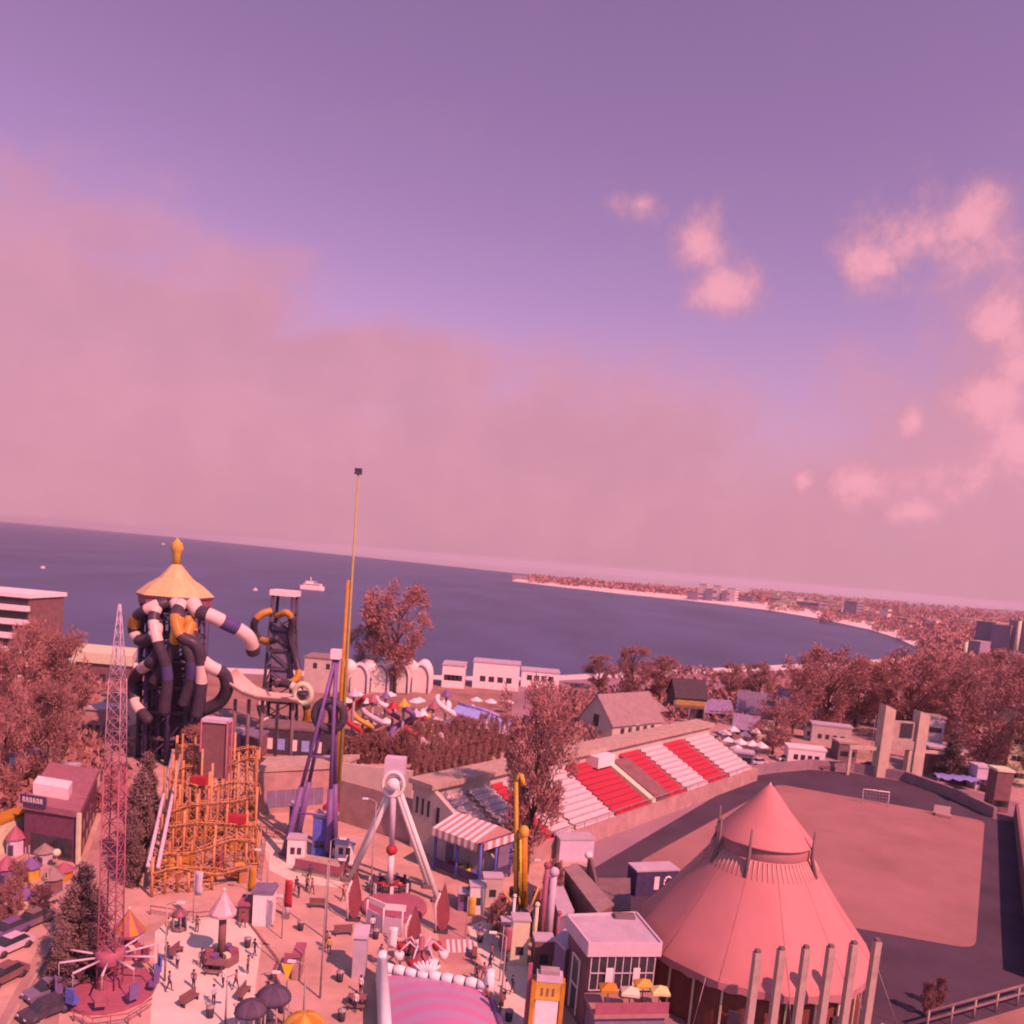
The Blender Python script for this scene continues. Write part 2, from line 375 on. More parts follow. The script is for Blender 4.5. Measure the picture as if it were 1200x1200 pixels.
# ------------------------------------------------------------------ trees
def tree_proto(name, seed, shape, tw, tl=.08, twd=.009, n=2600, trunk_h=.2, m=twig):
    """unit-height tree: trunk with limbs, crown of many twig-sized faces"""
    rnd = random.Random(seed)
    root = thing(name, 'tree', 'tree')
    t = MB(); t.tube([(0, 0, -.02), (.006, .004, trunk_h), (.0, .01, .55), (.01, .0, .8)], [.024, .017, .011, .004], 7)
    cl = []
    for i in range(60):
        for _ in range(30):
            h = rnd.uniform(trunk_h*.8, .97); rmax = shape((h-trunk_h*.7)/(1-trunk_h*.7))*tw/2
            a = rnd.uniform(0, 2*math.pi); rr = rmax*math.sqrt(rnd.uniform(.1, 1))*rnd.uniform(.75, 1.08)
            p = Vector((rr*math.cos(a), rr*math.sin(a), h))
            if all((p-c).length > .045 for c in cl): break
        cl.append(p)
        if i < 16:
            z0 = max(trunk_h*.7, h-.12-rr*.9); t.tube([(0, 0, z0), (p.x*.5, p.y*.5, (z0+p.z)/2-.01), p], [.009, .006, .002], 5)
    t.build('trunk', bark, root)
    c = MB()
    per = n//len(cl)
    for p in cl:
        cr = rnd.uniform(.05, .095)*(.6+tw*.7)
        for k in range(per):
            d = Vector((rnd.gauss(0, 1), rnd.gauss(0, 1), rnd.gauss(0, 1))); d = d.normalized()*cr*rnd.random()**.45
            s = p+d
            ax = (Vector((s.x, s.y, 0))*1.1+Vector((0, 0, .3))*rnd.uniform(.2, 1.6)+Vector((rnd.gauss(0, .36), rnd.gauss(0, .36), rnd.gauss(0, .25)))).normalized()
            sd_ = ax.cross(Vector((rnd.gauss(0, 1), rnd.gauss(0, 1), rnd.gauss(0, 1)))).normalized()*twd*rnd.uniform(.6, 1.3)
            l = tl*rnd.uniform(.5, 1.2)
            c.add([s-sd_, s+sd_, s+ax*l+sd_*.3, s+ax*l-sd_*.3], [(0, 1, 2, 3)])
    c.build('crown', m, root)
    return root
rnd_ = lambda t: max(0, min(1, 1-(2*t-1.05)**2))**.5*.9+.1
vase = lambda t: min(1, .35+1.1*t)*(1 if t < .8 else 1-(t-.8)*2.2)
cone = lambda t: max(.05, 1-t)*1.0 if t > .12 else .6+t*2
col_ = lambda t: min(1, .5+t*2)*max(.1, 1-t*t)
protos = {
 'round': tree_proto('bare_tree', 1, rnd_, .85, m=twig2, n=7000, twd=.0055, tl=.042),
 'round2': tree_proto('bare_tree', 2, rnd_, .7, m=twig, n=7000, twd=.0055, tl=.042),
 'vase': tree_proto('bare_tree', 3, vase, .8, m=twig2, n=8000, twd=.0052, tl=.042),
 'vase2': tree_proto('bare_tree', 4, vase, .55, m=twig, n=6000, twd=.0055, tl=.042),
 'cone': tree_proto('conical_tree', 5, cone, .55, tl=.04, twd=.009, n=8000, trunk_h=.08, m=ever),
 'col': tree_proto('columnar_tree', 6, col_, .34, tl=.05, twd=.009, n=6000, trunk_h=.08, m=ever),
 'bush': tree_proto('shrub', 8, rnd_, 1.0, tl=.1, twd=.012, n=4000, trunk_h=.08, m=twig),
}
used = set()
rt = random.Random(21)
def tree(kind_, bx, by, ty, wpx, label, group, cat='tree'):
    p = G(bx, by); h = ZT(p, ty); k = protos[kind_]
    tw = {'round': .85, 'round2': .7, 'vase': .8, 'vase2': .55, 'cone': .55, 'col': .34, 'bush': 1.0}[kind_]
    sx = wpx*mpp(p)/tw
    if kind_ in used: o = dup(k, (p.x, p.y, 0), rt.uniform(0, 6.28), (sx, sx, h), label, group)
    else:
        used.add(kind_); o = k; o.location = (p.x, p.y, 0); o.scale = (sx, sx, h); o['label'] = label; o['group'] = group
    o['category'] = cat
    return o
gL = 'bare trees between the apartment block and the road'
lL = 'bare brown tree in the grove beside the apartment block'
for a in [('round', 18, 905, 738, 62), ('vase', 45, 885, 728, 58), ('round2', 76, 892, 742, 56), ('round', 6, 950, 800, 56), ('round2', 55, 935, 800, 52),
          ('round2', 28, 862, 742, 50), ('vase2', 62, 862, 748, 44), ('round', -25, 900, 745, 60), ('round2', 34, 925, 822, 40)]:
    tree(*a, lL, gL)
tree('vase', 617, 1024, 800, 94, 'tall dense bare tree in front of the grandstand, beside the yellow ride', 'trees by the grandstand')
tree('round2', 608, 1010, 838, 60, 'smaller bare tree close behind the tall tree at the grandstand', 'trees by the grandstand')
tree('vase', 462, 812, 684, 84, 'big bare tree rising above the sea behind the white arched hoops', 'trees by the beach')
tree('round2', 430, 806, 712, 44, 'narrower bare tree next to the yellow mast at the beach', 'trees by the beach')
gR = 'bare trees behind the football stadium'
lR = 'bare reddish tree in the wood between stadium and bay'
for a in [('round', 928, 862, 768, 66), ('vase', 966, 858, 758, 78), ('round', 1002, 852, 772, 60), ('vase', 1060, 868, 762, 92), ('round', 1092, 862, 770, 70), ('round2', 1122, 885, 785, 62),
          ('round', 1152, 912, 785, 80), ('vase', 1182, 880, 778, 70), ('round2', 1212, 925, 800, 60), ('round2', 886, 836, 778, 42), ('round', 1032, 852, 772, 60), ('vase', 1140, 862, 772, 60),
          ('round', 1110, 845, 765, 60), ('round2', 1165, 850, 765, 56), ('round2', 945, 840, 772, 46), ('round', 1075, 838, 768, 60), ('round2', 985, 838, 772, 44), ('vase', 1200, 850, 770, 56), ('round2', 855, 815, 778, 34)]:
    tree(*a, lR, gR)
tree('round', 905, 884, 820, 58, 'small round bare tree on its own in front of the slate roofed house', 'trees around the village houses')
tree('round2', 738, 822, 758, 46, 'bare tree behind the roof of the gabled house', 'trees around the village houses')
tree('vase2', 772, 822, 768, 40, 'slim bare tree between gabled house and dark pavilion', 'trees around the village houses')
tree('round2', 700, 808, 768, 40, 'bare tree on the sea side of the gabled house', 'trees around the village houses')
tree('cone', 1112, 916, 856, 40, 'dark dense cone shaped bush beside the concrete gate', 'dark evergreens')
for i, a in enumerate([('col', 98, 1108, 1010, 40), ('cone', 82, 1140, 1040, 54), ('cone', 72, 1162, 1085, 42), ('col', 112, 1130, 1050, 36), ('cone', 106, 1150, 1085, 40)]):
    tree(*a, 'dark evergreen in the clump between the road and the swing tower', 'evergreens by the swing tower')
for a in [('col', 162, 1018, 905, 38), ('cone', 156, 1038, 950, 36), ('col', 172, 975, 880, 26), ('cone', 166, 1000, 915, 32)]:
    tree(*a, 'dark evergreen in the row between the road and the orange roller coaster', 'evergreens by the roller coaster')
for i in range(13):
    x = 484+i*9; tree('vase2', x, 926-i*2.4, 846-rt.uniform(-5, 6)-i*.7, 17, 'slim bare tree in the dense row behind the grandstand wall', 'tree row behind the grandstand')
for i in range(9):
    tree('bush', 402+i*10, 895, 858+rt.uniform(-5, 8), 20, 'bare shrub behind the long service wall of the water park', 'shrubs behind the service wall', 'shrub')
for x, y, ty, wd in ((10, 1085, 1030, 30), (48, 1072, 1040, 26), (20, 1060, 1010, 24), (232, 905, 850, 40), (262, 900, 862, 30), (720, 1065, 1040, 22), (1085, 1190, 1150, 16), (1100, 1180, 1145, 14), (552, 1065, 1040, 18), (585, 1095, 1055, 30), (645, 1075, 1010, 28)):
    tree('bush', x, y, ty, wd, 'bare brown shrub growing among the park rides and stalls', 'shrubs among the rides', 'shrub')
# distant woodland, nobody could count it
b = MB(); rf = random.Random(5)
def clump(p, s, h, n=14):
    for k in range(n):
        q_ = p+Vector((rf.gauss(0, s*.4), rf.gauss(0, s*.4), rf.random()*h)); a = Vector((rf.gauss(0, 1), rf.gauss(0, 1), rf.gauss(0, .6))).normalized()*s*.28; e = Vector((rf.gauss(0, .4), rf.gauss(0, .4), 1)).normalized()*s*.4
        b.add([q_-a, q_+a, q_+a*.4+e], [(0, 1, 2)])
for _ in range(2600):
    px = rf.uniform(880, 1290)
    lo = [y for x, y in ((900, 712), (960, 721), (1020, 734), (1055, 745), (1075, 756), (1300, 800)) if x >= px]
    y1 = (lo[0] if lo else 800)-4; y0 = 609+.085*px+7
    if px > 1075: y1 = 790
    if y0 >= y1-1: continue
    t_ = rf.random(); py = y0+(y1-y0)*t_; p = G(px, py); clump(p, 4.5*(1+2*(1-t_)**2), 6, 12)
for _ in range(260):
    px = rf.uniform(620, 900); yb = 703+(px-800)*.085; p = G(px, yb-5-rf.random()*5); clump(p, 16, 9, 8)
kind(b.build('far_woods', twig2), 'stuff')
b = MB()
for _ in range(420):
    px = rf.uniform(700, 1230); p = G(px, rf.uniform(788, 850) if px < 1090 else rf.uniform(778, 880)); clump(p, 3.2, 2.6, 12)
for _ in range(260):
    p = G(rf.uniform(-30, 150), rf.uniform(800, 960)); clump(p, 2.4, 2.2, 12)
for _ in range(120):
    p = G(rf.uniform(640, 700), rf.uniform(815, 880)); clump(p, 2.2, 3.4, 12)
kind(b.build('undergrowth', twig), 'stuff')

# ------------------------------------------------------------------ ships and boats
p = G(365, 691, -.8); s_ = mpp(p); t = thing('ship', 'white passenger ship out on the dark sea', 'ship', (p.x, p.y, -.8))
L_ = 29*s_
hull = MB(); P = [Vector((p.x+x*L_, p.y+y, 0)) for x, y in ((-.5, 0), (-.42, -3), (.42, -3), (.5, -2), (.5, 2), (.42, 3), (-.42, 3))]
hull.prism(P, -.8, 2.4); hull.build('hull', white, t)
MB().box((p.x+.05*L_, p.y, 2.4), (.7*L_, 4.6, 2.0)).build('deckhouse', white, t)
MB().box((p.x-.08*L_, p.y, 4.4), (.3*L_, 3.6, 1.8)).build('bridge', white, t)
MB().tube([(p.x-.05*L_, p.y, 6.2), (p.x-.05*L_, p.y, 9.5)], .35).build('mast', white, t)
MB().tube([(p.x+.15*L_, p.y, 4.4), (p.x+.17*L_, p.y, 6.6)], .9).build('funnel', steel, t)
MB().box((p.x+.05*L_, p.y-2.32, 3.0), (.64*L_, .08, .7)).build('window_band', glass, t)
for px, py, lb in ((50, 666, 'small white boat on the sea above the apartment block'), (191, 638, 'tiny white boat near the horizon beside the golden finial'), (299, 692, 'little white boat on the sea beside the second slide tower')):
    p = G(px, py, -.8); s_ = mpp(p)*5; t = thing('boat', lb, 'boat', (p.x, p.y, -.8))
    MB().prism([Vector((p.x+x*s_, p.y+y*s_, 0)) for x, y in ((-.6, 0), (-.3, -.2), (.5, -.2), (.5, .2), (-.3, .2))], -.8, .3).build('hull', white, t)
    MB().box((p.x+.1*s_, p.y, .3), (s_*.4, s_*.26, s_*.25)).build('cabin', white, t)

# ------------------------------------------------------------------ far shore
rb = random.Random(3)
farw = mat('far_wall', (.6, .57, .56), rough=.9, var=.12, scale=.05); farg = pm('far_grey_wall', (180, 112, 132), rough=.9, var=.15, scale=.05)
def shore_y(px):
    return min((y0+(y1-y0)*(px-x0)/(x1-x0) for (x1, y1), (x0, y0) in zip(bay[:-1], bay[1:]) if x0 <= px <= x1), default=757)
def far_block(px0, px1, yt, yb, m, label, cat='tower', group=None, nm='tower_block', d=None):
    a = G(px0, yb); c = G(px1, yb); h = ZT((a+c)/2, yt); wd = (c-a).length; an = math.atan2(c.y-a.y, c.x-a.x); ce = (a+c)/2
    t = thing(nm, label, cat, (ce.x, ce.y, 0), group)
    MB().prism(rect(ce, wd, d or max(5, wd*.6), an), 0, h).build('wall', m, t)
    MB().prism(rect(ce, wd*1.03, (d or max(5, wd*.6))*1.03, an), h, h+h*.04).build('roof', concrete, t)
    nf = (5 if h > 20 else 2) if cat in ('tower',) or wd > 30 else 0
    for k in range(nf):
        z = h*(k+.35)/nf; e = Vector((math.sin(an), -math.cos(an), 0))
        MB().prism(rect(ce+e*((d or max(5, wd*.6))/2), wd*.86, .2, an), z, z+h*.35/nf).build('window_band', glass, t)
    return t
for x0, x1, yt, yb, m, lb in ((822, 826, 685, 703, farw, 'tallest white tower on the far beach, nearest the sea end'), (830, 834, 690, 704, farg, 'thin grey tower between two white towers on the far beach'), (839, 843, 687, 704, farw, 'white tower in the middle of the far beach cluster'),
                              (848, 851, 693, 705, farg, 'low grey tower in the far beach cluster'), (856, 860, 690, 705.5, farw, 'white tower at the inland end of the far beach cluster'), (811, 817, 693, 703, farg, 'short grey block before the far white towers'),
                              (946, 957, 706, 714, farg, 'broad grey block above the middle of the curving beach'), (995, 1002, 705, 722, farg, 'grey tower block standing inland of the beach bend'), (1035, 1039, 714, 728, farw, 'slim white block on the inland slope')):
    far_block(x0, x1, yt, yb, m, lb)
for i in range(64):
    px = rb.uniform(866, 1195); yb = shore_y(px)-7-rb.uniform(0, min(14, 3+(px-860)*.08)) if px < 1062 else rb.uniform(726+.03*(px-1000), 752)
    wd = rb.uniform(3, 8); far_block(px, px+wd, yb-rb.uniform(3, 7), yb, rb.choice((farw, farw, farg, cream)), 'small low-rise building of the town along the bay', 'building', 'low town buildings along the bay', 'town_building')
for i in range(16):
    px = 880+i*12.5+rb.uniform(-3, 3); yb = shore_y(min(px, 1068))-5.5
    far_block(px, px+rb.uniform(3, 7), yb-rb.uniform(2, 3.5), yb, farw, 'white beach bar on the sand of the bay', 'building', 'white beach bars along the bay', 'beach_bar', 6)
for x0, x1, yt, yb, m, lb in ((1150, 1166, 730, 768, farg, 'dark slab block with a pale top near the photograph edge'), (1168, 1184, 734, 772, farg, 'second dark slab block beside the chimney'), (1138, 1150, 752, 776, farg, 'low grey block beside the short white pillar house'), (1192, 1215, 730, 775, farg, 'dark wide block behind the tall pale chimney')):
    far_block(x0, x1, yt, yb, m, lb, 'building')
for px, yt, yb, wd, lb in ((1188, 724, 775, 1.3, 'tall pale chimney before the dark slab blocks'), (1129, 750, 776, 1.2, 'short pale chimney on its own above the trees')):
    p = G(px, yb); t = thing('chimney_stack', lb, 'chimney', p); h = ZT(p, yt)
    MB().tube([p, p+Vector((0, 0, h*.94))], [wd, wd*.85], 14).build('shaft', cream, t); MB().tube([p+Vector((0, 0, h*.94)), p+Vector((0, 0, h))], wd*.95, 14).build('rim', concrete, t)

# ------------------------------------------------------------------ left background: apartment block, long low building
a = G(-140, 782); c = G(34, 799); an = math.atan2(c.y-a.y, c.x-a.x); ce = (a+c)/2; wd = (c-a).length; dv = Vector((-math.sin(an), math.cos(an), 0))
ce2 = ce+dv*6; h = ZT(c, 701)
t = thing('apartment_block', 'white apartment block with dark window bands and long balconies by the sea', 'building', (ce2.x, ce2.y, 0))
MB().prism(rect(ce2, wd, 12, an), 0, h).build('wall', browny, t)
MB().prism(rect(ce2, wd+.8, 13.4, an), h, h+.9).build('roof', white, t)
fh = h/6
for k in range(6):
    MB().prism(rect(ce2-dv*6.6, wd, 1.3, an), k*fh+.2, k*fh+1.35).build('balcony', white, t)
    MB().prism(rect(ce2-dv*6.0, wd*.97, .1, an), k*fh+1.36, k*fh+fh*.92).build('window_band', glass, t)
P = [G(88, 800), G(152, 806), G(156, 795), G(92, 789)]
building('low_pavilion', 'long cream flat-roofed pavilion before the sea by the slide tower', 'building', P, ZT(G(120, 800), 775), browny, cream, rt=2.4, over=.8, wins=((0, (1.0,), 5, 1.4, 1.6),))

# red arcade building with the blue sign
p0, p1 = G(28, 1000), G(92, 1012); p2 = G(113, 955); p3 = p0+(p2-p1)
P = [p0, p1, p2, p3]; ce = sum(P, Vector())/4; h = ZT(p1, 958)
t = thing('arcade_building', 'low red fronted arcade building with a blue sign on its roof edge', 'building', (ce.x, ce.y, 0))
MB().prism(P, 0, h).build('wall', pm('arcade_red', (150, 62, 78), rough=.7, var=.2), t); MB().prism(grow(P, .3), h, h+.7).build('roof', pm('arcade_roof', (196, 88, 98), rough=.7, var=.15), t)
windows(t, p0, p1, (.3,), 5, 1.0, 2.2); windows(t, p1, p2, (.4, 2.5), 4, 1.6, 1.2)
e = (p1-p0).normalized(); nn = Vector((e.y, -e.x, 0))
sg = MB().prism([p0+nn*.5-nn*.08, p0+e*3.2+nn*.42, p0+e*3.2+nn*.6, p0+nn*.6], h+.75, h+1.75); sg = sg.build('sign', navy, t)
lt = MB()
for k in range(6):
    a = p0+e*(.35+k*.44)+nn*.62; 
    for (x0, z0, x1, z1) in ((0, .25, .08, .8), (.2, .25, .28, .8), (0, .7, .28, .8), (0, .45, .28, .55))[:4 if k % 2 else 3]:
        q0 = a+e*x0; q1 = a+e*x1; lt.prism([q0, q1, q1+nn*.03, q0+nn*.03], h+.75+z0, h+.75+z1)
lt.build('lettering', white, sg)
MB().prism([p0+e*.4+(p3-p0)*.18, p0+e*(p1-p0).length*.72+(p3-p0)*.18, p0+e*(p1-p0).length*.72+(p3-p0)*.36, p0+e*.4+(p3-p0)*.36], h+.7, h+2.0).build('roof_box', white, t)
b = MB(); b.prism([p1+nn*.1, p1+nn*.1+e*.35, p1+nn*.45+e*.35, p1+nn*.45], 0, h+.6); b.build('pilaster', cream, t)
for i, (px, py, yt, wd, dp, lb, wm, rm) in enumerate(((24, 915, 888, 24, 4, 'small pink house with a purple roof among the bare trees', palepink, roofpur), (62, 935, 905, 22, 4, 'small purple kiosk behind the red arcade building', purple, roofgrey), (92, 945, 914, 14, 4, 'narrow pale house at the far end of the arcade building', pinkwall, roofbrown),
        (133, 852, 815, 26, 5, 'pale house below the long cream pavilion', pinkwall, roofbrown), (110, 862, 832, 22, 5, 'low house with a pale roof beside the road end', wallb, roofgrey), (-6, 1000, 965, 20, 4, 'cream stall at the photograph edge by the playground', cream, orange))):
    p = G(px, py); s_ = mpp(p)*wd; building('small_house', lb, 'house', rect(p+Vector((0, dp/2, 0)), s_, dp, rb.uniform(-.3, .1)), ZT(p, yt), wm, rm, wins=((0, (1.0,), 2, .7, .9),))

# ------------------------------------------------------------------ the big water-slide tower
B = G(199, 888); mp = mpp(B); BX, BY = B.x, B.y
def TZ(y): return ZT(B, y)
t = thing('slide_tower', 'tall dark water slide tower under a golden orange pagoda roof with finial', 'tower', (BX, BY, 0))
ze = TZ(697); rr = 40*mp
MB().lathe((BX, BY, 0), [(rr*1.02, ze-.35), (rr*1.05, ze), (rr*.78, ze+(TZ(672)-ze)*.42), (rr*.45, ze+(TZ(672)-ze)*.78), (rr*.18, TZ(664)), (rr*.12, TZ(661))], 8, lambda i, q: 1 if i == 0 else 0, flat=True, ph=.3).build('roof', [mat('gold_roof', (.62, .48, .24), rough=.45, var=.15), pinkred], t)
zf = TZ(661); zt = TZ(630)
MB().lathe((BX, BY, 0), [(.7, zf), (.55, zf+(zt-zf)*.35), (.75, zf+(zt-zf)*.45), (.95, zf+(zt-zf)*.6), (.8, zf+(zt-zf)*.78), (.3, zf+(zt-zf)*.9), (.05, zt)], 14).build('finial', ochre, t)
MB().lathe((BX, BY, 0), [(rr*.97, ze-1.5), (rr*.99, ze-.4)], 8, ph=.3, flat=True).build('valance', pinkred, t)
for q in range(8):
    a = .3+q*math.pi/4; x, y = BX+rr*.86*math.cos(a), BY+rr*.86*math.sin(a)
    MB().tube([(x, y, 0), (x, y, ze-.4)], .42, 8).build('column', navy, t)
for k in range(1, 7):
    z = ze*k/6.6; b = MB()
    for q in range(8):
        a = .3+q*math.pi/4; a2 = a+math.pi/4
        b.tube([(BX+rr*.86*math.cos(a), BY+rr*.86*math.sin(a), z), (BX+rr*.86*math.cos(a2), BY+rr*.86*math.sin(a2), z)], .2, 6)
        b.tube([(BX+rr*.86*math.cos(a), BY+rr*.86*math.sin(a), z-ze/6.6+.3), (BX+rr*.86*math.cos(a2), BY+rr*.86*math.sin(a2), z)], .13, 5)
    b.build('ring_beam', dark, t)
    MB().lathe((BX, BY, z), [(rr*.74, 0), (rr*.74, .25)], 8, ph=.3, flat=True).build('platform', dkconc, t)
b = MB()
for k in range(46):
    a = k*.55; z = k*(ze-1)/46; b.box((BX+2.2*math.cos(a), BY+2.2*math.sin(a), z), (1.6, .8, .16), a)
b.tube([(BX, BY, 0), (BX, BY, ze)], .7, 10); b.build('stair', steel, t)
for q in range(10):
    a = .1+q*.6283; r_ = rr*(.62 if q % 2 else .5); x, y = BX+r_*math.cos(a), BY+r_*math.sin(a); MB().tube([(x, y, 0), (x, y, ze*(.78+.02*q))], .36, 7).build('inner_column', (navy, roofpur)[q % 3 == 0], t)
MB().lathe((BX, BY, 0), [(rr*.58, ze*.08), (rr*.6, ze*.62)], 8, ph=.3, flat=True).build('darkening_drum', mat('core_darkening', (.075, .062, .09), rough=.8, var=.3, scale=.9, stretch=(1, 1, .15)), t)  # drum added inside the columns to darken the tower's centre
cols = [blackp, mat('slide_white', (.62, .56, .5), rough=.3, var=.05), mat('slide_orange', (.5, .26, .06), rough=.3, var=.1), mat('slide_violet', (.07, .07, .2), rough=.3, var=.1)]
def slide(pts, r, pat, name='tube_slide', root=t, nsub=8, n=12):
    """tube along a smooth curve through pts, pat = material per section"""
    V = [Vector(p) for p in pts]; Q = []
    for i in range(len(V)-1):
        p0, p1, p2, p3 = V[max(i-1, 0)], V[i], V[i+1], V[min(i+2, len(V)-1)]
        for k in range(nsub):
            u = k/nsub; Q.append(.5*((2*p1)+(p2-p0)*u+(2*p0-5*p1+4*p2-p3)*u*u+(3*p1-p0-3*p2+p3)*u**3))
    Q.append(V[-1]); m = len(Q)-1
    b = MB(); b.tube(Q, r, n, mi=lambda i: pat[int(i*len(pat)/m)]); return b.build(name, cols, root)
def WP(px, py, dy=0): return W(px, py, BY+dy)
rs = 8.0*mp
slide([WP(196, 706, -5), WP(178, 712, -6), WP(160, 724, -5), WP(158, 742, -4), WP(168, 752, -6), WP(182, 742, -7.5), WP(183, 728, -6)], rs*.85, [0, 1, 0, 2, 0, 1, 0, 0, 1, 0])
slide([WP(205, 706, -5), WP(210, 720, -7), WP(207, 742, -8), WP(202, 760, -7), WP(192, 780, -6.5), WP(180, 800, -6)], rs*.8, [1, 0, 2, 2, 0, 0, 0, 0])
slide([WP(226, 706, -5), WP(232, 716, -6), WP(248, 722, -6), WP(264, 730, -5), WP(280, 738, -4), WP(292, 748, -3), WP(297, 764, -1)], rs, [1, 1, 0, 1, 1, 3, 3, 1, 1, 1, 0])
slide([WP(220, 724, -6), WP(226, 748, -7), WP(236, 772, -7), WP(248, 782, -7), WP(262, 790, -6), WP(266, 806, -5), WP(258, 822, -4), WP(240, 832, -4)], rs*.9, [2, 0, 0, 1, 1, 0, 0, 0, 0, 0])
slide([WP(188, 760, -6), WP(178, 775, -7), WP(165, 785, -5), WP(156, 800, -3), WP(160, 826, -4), WP(176, 846, -6)], rs*.8, [0, 0, 1, 0, 0, 0, 1, 0])
slide([WP(225, 730, -6.5), WP(218, 750, -8), WP(224, 775, -8), WP(222, 800, -7), WP(214, 826, -6.5)], rs*.75, [2, 0, 0, 3, 0, 0])
slide([WP(214, 706, -5.5), WP(206, 722, -7.5), WP(212, 745, -8.5), WP(232, 760, -8), WP(236, 800, -7), WP(230, 840, -6.5)], rs*.8, [1, 0, 2, 2, 0, 0, 0, 1, 0, 0])
slide([WP(184, 712, -6), WP(180, 728, -7), WP(186, 756, -8), WP(196, 790, -7.5), WP(192, 836, -7)], rs*.75, [1, 0, 1, 1, 0, 0, 3, 0, 0])
# flared rafting channel with its ring mouth
t2 = thing('raft_slide', 'pale open half-pipe raft slide ending in a round ring mouth', 'water slide', (G(310, 885).x, G(310, 885).y, 0))
pts = [WP(266, 785, -3), WP(278, 798, -4), WP(292, 808, -4.5), WP(308, 814, -5), WP(326, 816, -5.5), WP(344, 817, -6), WP(354, 818, -6.2)]
b = MB(); ws = [10, 11.5, 11, 10, 9, 8.5, 8.5]; vs_ = []; NS = 9
for i, p in enumerate(pts):
    tdir = (pts[min(i+1, len(pts)-1)]-pts[max(i-1, 0)]).normalized(); sd2 = tdir.cross(Vector((0, 0, 1))).normalized(); u2 = sd2.cross(tdir)
    for k in range(NS):
        a = math.pi*(1.02+.96*k/(NS-1)); r_ = ws[i]*mp
        vs_.append(p+sd2*math.cos(a)*r_*1.3+u2*(math.sin(a)*r_*.75+.3))
fs_ = [(i*NS+k, i*NS+k+1, (i+1)*NS+k+1, (i+1)*NS+k) for i in range(len(pts)-1) for k in range(NS-1)]
b.add(vs_, fs_, 0, True)
o = b.build('channel', mat('slide_pale', (.6, .47, .4), rough=.35, var=.06), t2); md = o.modifiers.new('thick', 'SOLIDIFY'); md.thickness = .18
p = WP(355, 813, -6.2)
b = MB(); b.tube([p+Vector((math.cos(a*.3142)*9*mp, -math.sin(a*.3142)*2*mp, math.sin(a*.3142)*11*mp)) for a in range(20)], 3.2*mp, 8, closed=True); b.build('ring_mouth', cream, t2)
MB().lathe((p.x, p.y+.6, p.z), [(9*mp, -.2), (9*mp, .2)], 14).build('dark_throat', dark, t2).rotation_euler = (0, 0, 0)
for px, dy in ((276, -4), (292, -4.5), (308, -5), (326, -5.5), (344, -6)):
    q_ = WP(px, 818, dy)
    MB().tube([(q_.x, q_.y, 0), (q_.x, q_.y, q_.z-.2)], .28, 7).build('support_post', dkconc, t2)
# second tower
B2 = G(326, 862); m2 = mpp(B2); z2 = ZT(B2, 698)
t3 = thing('slide_tower', 'second slide tower, dark open frame with flat white roof, beside the pagoda tower', 'tower', (B2.x, B2.y, 0))
MB().prism(rect(B2, 29*m2, 24*m2), z2, z2+1.0).build('roof', white, t3)
for sx in (-1, 1):
    for sy in (-1, 1):
        MB().tube([(B2.x+sx*18*m2, B2.y+sy*14*m2, 0), (B2.x+sx*11*m2, B2.y+sy*9*m2, z2)], .3, 7).build('column', dark, t3)
b = MB(); 
for k in range(1, 8):
    z = z2*k/8; f_ = 1-.38*k/8; P = [Vector((B2.x+sx*18*m2*f_, B2.y+sy*14*m2*f_, z)) for sx, sy in ((-1, -1), (1, -1), (1, 1), (-1, 1))]
    for i in range(4): b.tube([P[i], P[(i+1) % 4]], .16, 5); b.tube([P[i], P[(i+1) % 4]-Vector((0, 0, z2/8))], .12, 5)
    b.prism([v*.55+Vector((B2.x, B2.y, z))*.45 for v in P], z-.1, z+.15)
b.build('bracing', dark, t3)
b = MB(); b.prism(rect(B2, 20*m2, 16*m2), z2*.42, z2*.80); b.build('stair_core', roofpur, t3)
def W2(px, py, dy=0): return W(px, py, B2.y+dy)
slide([W2(318, 716, -2), W2(306, 720, -3), W2(298, 730, -3), W2(300, 744, -2), W2(312, 752, -4), W2(326, 748, -5)], rs*.6, [2, 2, 0, 0, 0, 2, 0], root=t3)
slide([W2(325, 722, -3), W2(336, 718, -4), W2(342, 728, -3), W2(340, 746, -2), W2(346, 770, -2), W2(350, 790, -3), W2(340, 800, -4), W2(322, 802, -5)], rs*.55, [2, 2, 0, 0, 0, 0, 2, 2, 0], root=t3)
slide([W2(330, 800, -5), W2(345, 806, -5), W2(360, 830, -4), W2(356, 850, -3), W2(340, 858, -5)], rs*.7, [0, 1, 0, 2, 0, 1], root=t3)
slide([W2(312, 806, -6), W2(306, 826, -6), W2(310, 842, -7), W2(316, 858, -7)], rs*.7, [0, 1, 0, 0, 1, 0], root=t3)
for a, lb in (([(372, 836), (378, 826), (388, 830), (390, 846), (384, 858), (374, 860)], 'dark looped tube slide with a pale rim beside the purple ride'), ([(395, 812), (400, 830), (396, 850), (386, 862)], 'short dark tube slide behind the purple ride legs')):
    pb = G(a[-1][0], 880); tt = thing('tube_slide', lb, 'water slide', (pb.x, pb.y, 0)); slide([W(x, y, pb.y-(i % 3)*.5) for i, (x, y) in enumerate(a)], rs*.75, [1, 0, 0, 0, 0, 1] if a[0][0] == 372 else [0, 0, 1], root=tt, name='tube')
    MB().tube([(pb.x, pb.y, 0), (pb.x, pb.y, W(*a[-1], pb.y).z)], .3, 7).build('support_post', steel, tt)
